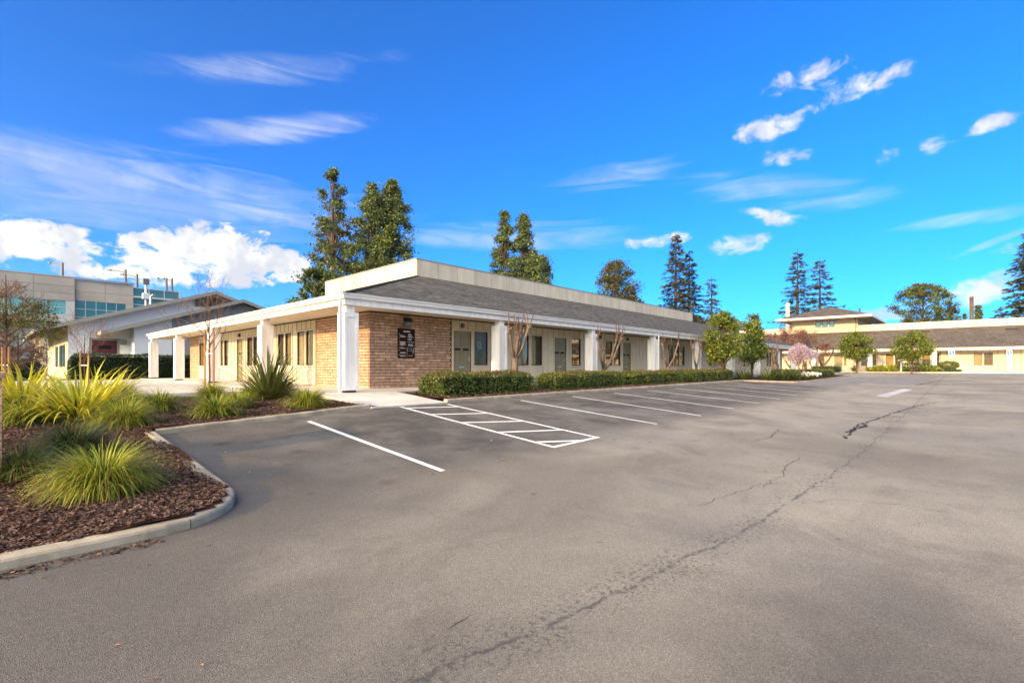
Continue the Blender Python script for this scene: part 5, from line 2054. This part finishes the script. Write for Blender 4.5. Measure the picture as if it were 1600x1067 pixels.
def conifer(x, y, z, H, Rb, label, sd, whorls=26, mat='needle', t0=.12, per=6, droop=.25, cards=11, csize=.55, group='conifers behind the offices', gap=0.0, upturn=0.0):
    rg = seed(sd)
    e = empty('conifer', (x, y, z), label, 'tree', group)
    tb = MB()
    tb.tube([(x, y, z - .2), (x + rg.normal(0, .1), y, z + H * .5), (x, y, z + H)], [H * .016 + .08, H * .010 + .04, .03], 7)
    PP, AA = [], []
    for i in range(whorls):
        t_ = t0 + (1 - t0) * ((i + rg.uniform(-.3, .3)) / whorls)
        if t_ > .99:
            continue
        Lb = Rb * (1 - t_) ** .8 * rg.uniform(.8, 1.1) / (1 - t0) ** .8 + .12
        a0 = rg.uniform(0, 2 * PI)
        for k in range(per):
            if rg.random() < gap:
                continue
            a = a0 + 2 * PI * k / per + rg.normal(0, .25)
            L = Lb * rg.uniform(.6, 1.15)
            zz = z + H * t_ + rg.normal(0, .012 * H)
            pts = []
            for q in range(5):
                f = q / 4
                pts.append((x + math.cos(a) * L * f, y + math.sin(a) * L * f, zz - droop * L * f ** 1.3 + upturn * L * f ** 3 + .1 * L * f * (1 if t_ > .8 else 0)))
            tb.tube(pts, [.05 * L / Rb + .015, .04 * L / Rb + .012, .03 * L / Rb + .01, .02, .008], 4, cap=False)
            nc = max(3, int(cards * (L / Rb) ** .7 * (1 + Rb * .12)))
            for q in range(nc):
                f = rg.uniform(.12, 1.02)
                j = min(3, int(f * 4))
                g = f * 4 - j
                b = [pts[j][m] + (pts[j + 1][m] - pts[j][m]) * g for m in range(3)]
                w_ = .30 * L * (1 - f * .75)
                s = rg.normal(0, w_ * .5)
                PP.append((b[0] - math.sin(a) * s + rg.normal(0, .06), b[1] + math.cos(a) * s + rg.normal(0, .06), b[2] - abs(s) * .15 + rg.normal(-.05, .07)))
                AA.append(a + (1 if s > 0 else -1) * rg.uniform(.1, .9))
    tb.build('trunk', M['bark_dark'], e)
    P = np.array(PP)
    A_ = np.array(AA)
    n = len(P)
    for rep, nm in ((0, 'needles'),):
        d = np.stack([np.cos(A_), np.sin(A_), rg.normal(-.2, .22, n)], 1)
        d /= np.linalg.norm(d, axis=1)[:, None]
        sd_ = np.stack([-np.sin(A_), np.cos(A_), rg.normal(0, .5, n)], 1)
        sd_ /= np.linalg.norm(sd_, axis=1)[:, None]
        V_, F_ = [], []
        # every spray is a small fan of three narrow faces
        allV = []
        for spread in (-.55, 0, .55):
            dd = d + sd_ * spread
            dd /= np.linalg.norm(dd, axis=1)[:, None]
            pp = np.cross(dd, np.stack([rg.normal(0, .6, n), rg.normal(0, .6, n), np.ones(n)], 1))
            pp /= np.linalg.norm(pp, axis=1)[:, None]
            s = csize * rg.uniform(.55, 1.25, n)[:, None]
            allV.append(np.stack([P, P + dd * s * .5 + pp * s * .13, P + dd * s, P + dd * s * .5 - pp * s * .13], 1))
        V = np.concatenate(allV, 0).reshape(-1, 3)
        np_obj(nm, V, np.arange(len(V)).reshape(-1, 4), M[mat], e)
    return e


GZ = -.9
# tall trees over the roof, left to right
x, y = W(521, 60)
crown_tree(x, y, GZ, 25.6, 9.0, 3.3, 'tall thin open tree with ragged top above the parapet', 201, 'leaf_far', 95, 13000, .30, 'column', 'bark_pale', .42, 'tall trees behind the offices', crad=.72, mat2='leaf_brown')
x, y = W(500, 57)
crown_tree(x, y, GZ, 12.2, 5.0, 3.2, 'lower green tree at the left end of the parapet', 202, 'leaf_far', 60, 9000, .40, 'oval', 'bark_pale', .25, 'tall trees behind the offices', crad=.9)
x, y = W(583, 61)
crown_tree(x, y, GZ, 23.6, 8.0, 3.9, 'full tall tree, left half of the dense pair above the parapet', 203, 'leaf_far', 190, 25000, .30, 'column', 'bark_pale', .40, 'tall trees behind the offices', crad=.78)
x, y = W(613, 62)
crown_tree(x, y, GZ, 24.4, 8.0, 4.0, 'full tall tree, right half of the dense pair above the parapet', 204, 'leaf_far', 200, 26000, .30, 'column', 'bark_pale', .40, 'tall trees behind the offices', crad=.78, mat2='leaf_tree')
x, y = W(789, 72)
crown_tree(x, y, GZ, 23.9, 9.0, 2.3, 'slender tree, left and taller of the pair above mid parapet', 205, 'leaf_far', 130, 16000, .30, 'column', 'bark_dark', .32, 'tall trees behind the offices', crad=.78)
x, y = W(818, 72)
crown_tree(x, y, GZ, 23.2, 9.0, 2.7, 'slender tree, right of the pair above mid parapet', 206, 'leaf_far', 140, 17000, .30, 'column', 'bark_dark', .32, 'tall trees behind the offices', crad=.85)
x, y = W(842, 70)
crown_tree(x, y, GZ, 16.9, 7.0, 2.0, 'short dense tree right beside the slender pair', 207, 'leaf_far', 75, 13000, .32, 'oval', 'bark_dark', .25, 'tall trees behind the offices', crad=1.0)
x, y = W(961, 80)
crown_tree(x, y, GZ, 18.0, 8.0, 3.6, 'rounded olive-brown tree above the middle of the long parapet', 208, 'leaf_brown', 110, 16000, .30, 'oval', 'bark_dark', .32, 'tall trees behind the offices', crad=1.2, mat2='leaf_far')
x, y = W(990, 82)
crown_tree(x, y, GZ, 12.0, 6.0, 2.2, 'small low tree right of the rounded olive tree', 209, 'leaf_far', 28, 5000, .40, 'oval', 'bark_dark', .2, 'tall trees behind the offices', crad=.9)
x, y = W(1056, 92)
conifer(x, y, GZ, 26.6, 4.6, 'tallest dark redwood over the end of the parapet', 210, 34, per=7, droop=.18, t0=.2, cards=13, csize=.75, gap=.05)
x, y = W(1077, 96)
conifer(x, y, GZ, 23.9, 4.4, 'second redwood leaning against the tallest one', 211, 30, per=7, droop=.2, t0=.2, cards=13, csize=.75, gap=.05)
x, y = W(1112, 92)
conifer(x, y, GZ, 18.0, 2.9, 'smaller open conifer right of the two redwoods', 212, 24, per=6, droop=.15, t0=.25, cards=11, csize=.65, gap=.1)
x, y = W(1246, 112)
conifer(x, y, GZ, 28.2, 5.6, 'tall tiered spruce behind the hip roof, left of a pair', 213, 19, per=6, droop=.12, t0=.30, cards=15, csize=.85, upturn=.10)
x, y = W(1281, 114)
conifer(x, y, GZ, 26.6, 5.9, 'tiered spruce behind the hip roof, right of a pair', 214, 18, per=6, droop=.14, t0=.30, cards=15, csize=.85, upturn=.10)
x, y = W(1443, 98)
crown_tree(x, y, GZ, 17.3, 8.5, 5.6, 'broad open oak with rusty patches above the far wing roof', 215, 'leaf_far', 105, 15000, .34, 'oval', 'bark_pale', .45, 'tall trees behind the offices', crad=1.0, mat2='leaf_brown')
x, y = W(1608, 92)
conifer(x, y, GZ, 26.0, 7.6, 'large dark conifer cut by the right edge', 216, 34, per=8, droop=.22, t0=.12, cards=16, csize=.85)
for i, (px, yt, lab) in enumerate(((1526, 478, 'left of two narrow cypresses above the far roof'), (1531.5, 477, 'right of two narrow cypresses above the far roof'), (1507, 491, 'short narrow cypress left of the wooden pole'), (1499, 495, 'tiny cypress top farthest left of the wooden pole'))):
    d = 120
    x, y = W(px, d)
    crown_tree(x, y, GZ, (573 - yt) / 756 * d + .9, 2.0, .62 if i < 2 else .5, lab, 220 + i, 'leaf_far', 60, 4000, .35, 'cone', 'bark_dark', .15, 'narrow cypresses', 'cypress_tree', crad=.35)
x, y = W(1518, 110)
e = empty('wooden_pole', (x, y, GZ), 'weathered wooden utility pole rising behind the far wing roof', 'pole')
MB().tube([(x, y, GZ), (x, y, 15.9)], [.42, .36], 8).build('shaft', M['bark_pale'], e)
MB().box(x - .5, x + .5, y - .3, y + .3, 15.2, 15.5).build('cross_piece', M['bark_dark'], e)

# leafy street trees
x, y = 31.0, 11.0
crown_tree(x, y, -.8, 4.1, 1.15, 1.0, 'bushy leafy tree, larger of two before the long facade', 231, 'leaf_tree', 80, 10500, .13, 'oval', 'bark_dark', .07, 'leafy street trees', crad=.36)
crown_tree(36.6, 10.9, -.8, 4.35, 1.2, .78, 'leafy tree with an uneven slimmer crown, nearer the planter bulge', 233, 'leaf_tree', 60, 7500, .14, 'oval', 'bark_dark', .065, 'leafy street trees', crad=.38)
x, y = W(1338.5, 55.5)
crown_tree(x, y, -.75, 4.5, 1.75, 1.65, 'round street tree before the far wing, left of two', 234, 'leaf_tree', 70, 9000, .18, 'round', 'bark_dark', .075, 'round street trees at the far wing', crad=.5)
x, y = W(1424, 50.5)
crown_tree(x, y, -.75, 4.2, 1.6, 1.65, 'round street tree before the far wing, right of two', 235, 'leaf_tree', 75, 9500, .17, 'round', 'bark_dark', .075, 'round street trees at the far wing', crad=.5)


def blossom_tree(x, y, z, H, label, sd, mat, depth, nb, lsize, nper, name='blossom_tree', spread=.5, bark='bark_pale', L0=.9):
    rg = seed(sd)
    e = empty(name, (x, y, z), label, 'tree')
    mb = MB()
    tips = []
    mb.tube([(x, y, z - .1), (x, y, z + .35)], [.085, .07], 7)
    for k in range(nb):
        a = 2 * PI * k / nb + rg.uniform(-.3, .3)
        branch(mb, (x, y, z + .3), (math.cos(a) * spread, math.sin(a) * spread, 1), H * .30 * L0, .05, depth, rg, 2, .45, .74, tips, .10, 5, .12)
    mb.build('trunk', M[bark], e)
    T = np.array([tuple(t) for t in tips])
    n = len(T) * nper
    P = T[rg.integers(0, len(T), n)] + rg.normal(0, .10, (n, 3))
    leaf_obj('crown', P, lsize, rg, M[mat], e, .8, .2)
    return e


blossom_tree(40.6, 8.7, -.85, 2.5, 'small pink blossom tree in the planter bulge', 241, 'blossom', 4, 5, .07, 20)
blossom_tree(60.5, 14.0, -.6, 5.0, 'purple-leaved plum tree between the two office wings', 242, 'plum_leaf', 5, 6, .09, 7, 'plum_tree', .75, L0=1.0)
blossom_tree(64.0, 12.6, -.6, 4.6, 'second reddish plum tree nearer the far entrance', 243, 'plum_leaf', 4, 5, .10, 7, 'plum_tree', .9, L0=.9)


def pollard(x, y, z, trunk_h, arms, label, sd, rt=.14):
    """hard-pruned tree: a short trunk, a few thick arms with knuckles, stubby upright shoots"""
    rg = seed(sd)
    e = empty('pollarded_tree', (x, y, z), label, 'tree', 'pollarded trees in the long planter')
    tb = MB()
    shoots = []
    fork = Vector((x + rg.normal(0, .03), y, z + trunk_h))
    tb.tube([(x, y, z - .1), (x + .01, y + .01, z + .12), (x + rg.normal(0, .02), y, z + trunk_h * .5), fork], [rt * 1.35, rt, rt * .9, rt * .98], 9)
    for (dx, dy, h, ns) in arms:
        end = Vector((x + dx, y + dy, z + h))
        m1 = fork.lerp(end, .4) + Vector((dx * .18, dy * .18, -.04))
        m2 = fork.lerp(end, .75) + Vector((dx * .06, dy * .06, 0))
        tb.tube([fork - Vector((0, 0, .12)), m1, m2, end], [rt * .62, rt * .50, rt * .42, rt * .38], 7)
        # knuckle
        for q in range(4):
            kq = end + Vector(rg.normal(0, .03, 3))
            tb.tube([kq - Vector((0, 0, .06)), kq + Vector((0, 0, .02)), kq + Vector(rg.normal(0, .03, 3)) + Vector((0, 0, .07))], [rt * .35, rt * .48, rt * .2], 6)
        for q in range(ns):
            a = rg.uniform(0, 2 * PI)
            o_ = Vector((math.cos(a), math.sin(a), 0)) * rg.uniform(.03, .22)
            L = rg.uniform(.45, .95)
            shoots.append([end, end + o_ * .6 + Vector((0, 0, L * .45)), end + o_ + Vector((0, 0, L))])
    t = tb.build('trunk', M['bark_pale'], e, smooth=True)
    for q in shoots:
        MB().tube(q, [.030, .022, .016], 6).build('shoot', M['twig'], t)
    return e


pollard(13.02, 12.0, -.80, 1.12, [(-.22, .10, 2.15, 2), (.08, -.06, 1.85, 2), (.40, .05, 2.1, 2), (.52, -.20, 2.25, 3), (.30, .25, 2.05, 1)], 'nearest pollarded tree with a thick bare trunk beside the first white post', 251, .115)
pollard(18.95, 11.95, -.80, .75, [(-.42, .1, 2.05, 2), (.20, .15, 1.55, 1), (.80, -.15, 2.0, 2), (1.05, -.25, 2.1, 3)], 'second pollarded tree with wide forked arms past the second white post', 252, .11)
pollard(25.3, 11.9, -.80, .8, [(-.45, .1, 2.0, 2), (.30, .1, 1.6, 1), (.85, -.2, 2.05, 3)], 'third pollarded tree beside the post with a downspout', 253, .10)
pollard(29.2, 11.9, -.80, .8, [(-.3, .1, 1.75, 2), (.5, 0, 1.9, 3), (.1, .2, 1.8, 1)], 'fourth pollarded tree partly behind the bushy leafy tree', 254, .085)
pollard(45.4, 11.7, -.78, 1.0, [(-.45, .1, 2.0, 3), (.45, 0, 2.1, 3), (.05, .2, 1.9, 2)], 'stout pollarded tree beyond the leafy trees', 255, .26)
pollard(56.5, 11.8, -.64, .7, [(-.6, .2, 1.9, 3), (.6, 0, 2.0, 3), (.1, .3, 1.8, 2)], 'pollarded tree right of the pink blossom', 256, .18)
pollard(64.5, 11.8, -.62, .8, [(-.9, .3, 2.2, 5), (.9, -.9, 2.3, 5), (.2, .5, 2.1, 4), (.8, .6, 2.2, 4)], 'wide pollarded tree with many shoots before the far entrance', 257, .20)


def staked_tree(x, y, z, H, label, sd, depth=4, L=.62, r=.028, spread=.55, leaf=None, stakes=True, sx=.16, nb=5, stake_h=1.15, split=2, f0=.36, up=.09, rmin=.0035):
    rg = seed(sd)
    e = empty('bare_tree', (x, y, z), label, 'tree', 'staked bare trees in the left bed')
    mb = MB()
    tips = []
    th = H * f0
    mb.tube([(x, y, z - .1), (x + .01, y, z + th * .5), (x, y + .01, z + th), (x, y, z + H * .62), (x, y, z + H * .86)], [r * 1.3, r * 1.1, r, r * .6, r * .25], 7)
    for k in range(nb):
        a = 2.4 * k + rg.uniform(-.3, .3)
        zz = z + th + (H * .28) * k / nb
        branch(mb, (x, y, zz), (math.cos(a) * spread, math.sin(a) * spread, .75), H * .21 * L / .62, r * .55, depth, rg, split, .5, .78, tips, up, 5, .14, rmin)
    mb.build('trunk', M['twig'], e)
    if leaf:
        T = np.array(mb.v)
        T = T[(T[:, 2] < z + H * .66) & (T[:, 2] > z + H * .40)]
        n = leaf[1]
        P = T[rg.integers(0, len(T), n)] + rg.normal(0, .10, (n, 3))
        leaf_obj('leaves', P, .075, rg, M[leaf[0]], e)
    if stakes:
        # the stakes are driven posts of their own part
        ux, uy = .6825 * sx, -.7309 * sx
        for s in (-1, 1):
            MB().tube([(x + s * ux, y + s * uy, z - .2), (x + s * ux, y + s * uy, z + stake_h)], .032, 7).build('stake', M['stake'], e)
        MB().tube([(x - ux, y - uy, z + stake_h * .62), (x + ux, y + uy, z + stake_h * .62)], .022, 6).build('tie', M['paint_white'], e)
    return e


x, y = W(327, 16.5)
staked_tree(x, y, -.83, 3.35, 'bare young tree tied between two stakes before the side facade', 261, 4, .62, .03, .5, sx=.15, stake_h=2.05, nb=8)
x, y = W(132, 18.5)
staked_tree(x, y, -.84, 2.35, 'small bare tree between two stakes before the dark hedge', 262, 4, .6, .022, .6, sx=.15, stake_h=1.45, nb=8)
x, y = W(9, 15)
staked_tree(x, y, -.85, 4.3, 'twiggy tree with yellow-green leaves at the left edge', 263, 5, .31, .045, 1.0, ('moss_leaf', 2600, True), sx=.10, nb=20, stake_h=1.45, f0=.30, up=.03, rmin=.006)
x, y = W(28, 16.5)
staked_tree(x, y, -.85, 2.6, 'brown twiggy bush-like tree below the left edge tree', 264, 5, .33, .03, 1.1, None, False, nb=22, f0=.22, up=.03, rmin=.006)

# ------------------------------------------------------------------ the air: thin haze that fades the far hill
hz_m = bpy.data.materials.new('air')
hz_m.use_nodes = True
tt = NT(hz_m.node_tree)
tt.N.remove(tt.N['Principled BSDF'])
pv_ = tt.n('ShaderNodeVolumePrincipled')
pv_.inputs['Color'].default_value = (.80, .88, 1.0, 1)
pv_.inputs['Density'].default_value = .00006
pv_.inputs['Anisotropy'].default_value = .2
tt.L.new(pv_.outputs[0], tt.N['Material Output'].inputs['Volume'])
MB().box(-4100, 4100, -4100, 4100, -22, 390).build('haze', hz_m, kind='stuff', label='thin bluish haze filling the air', cat='haze')
S.cycles.volume_bounces = 0
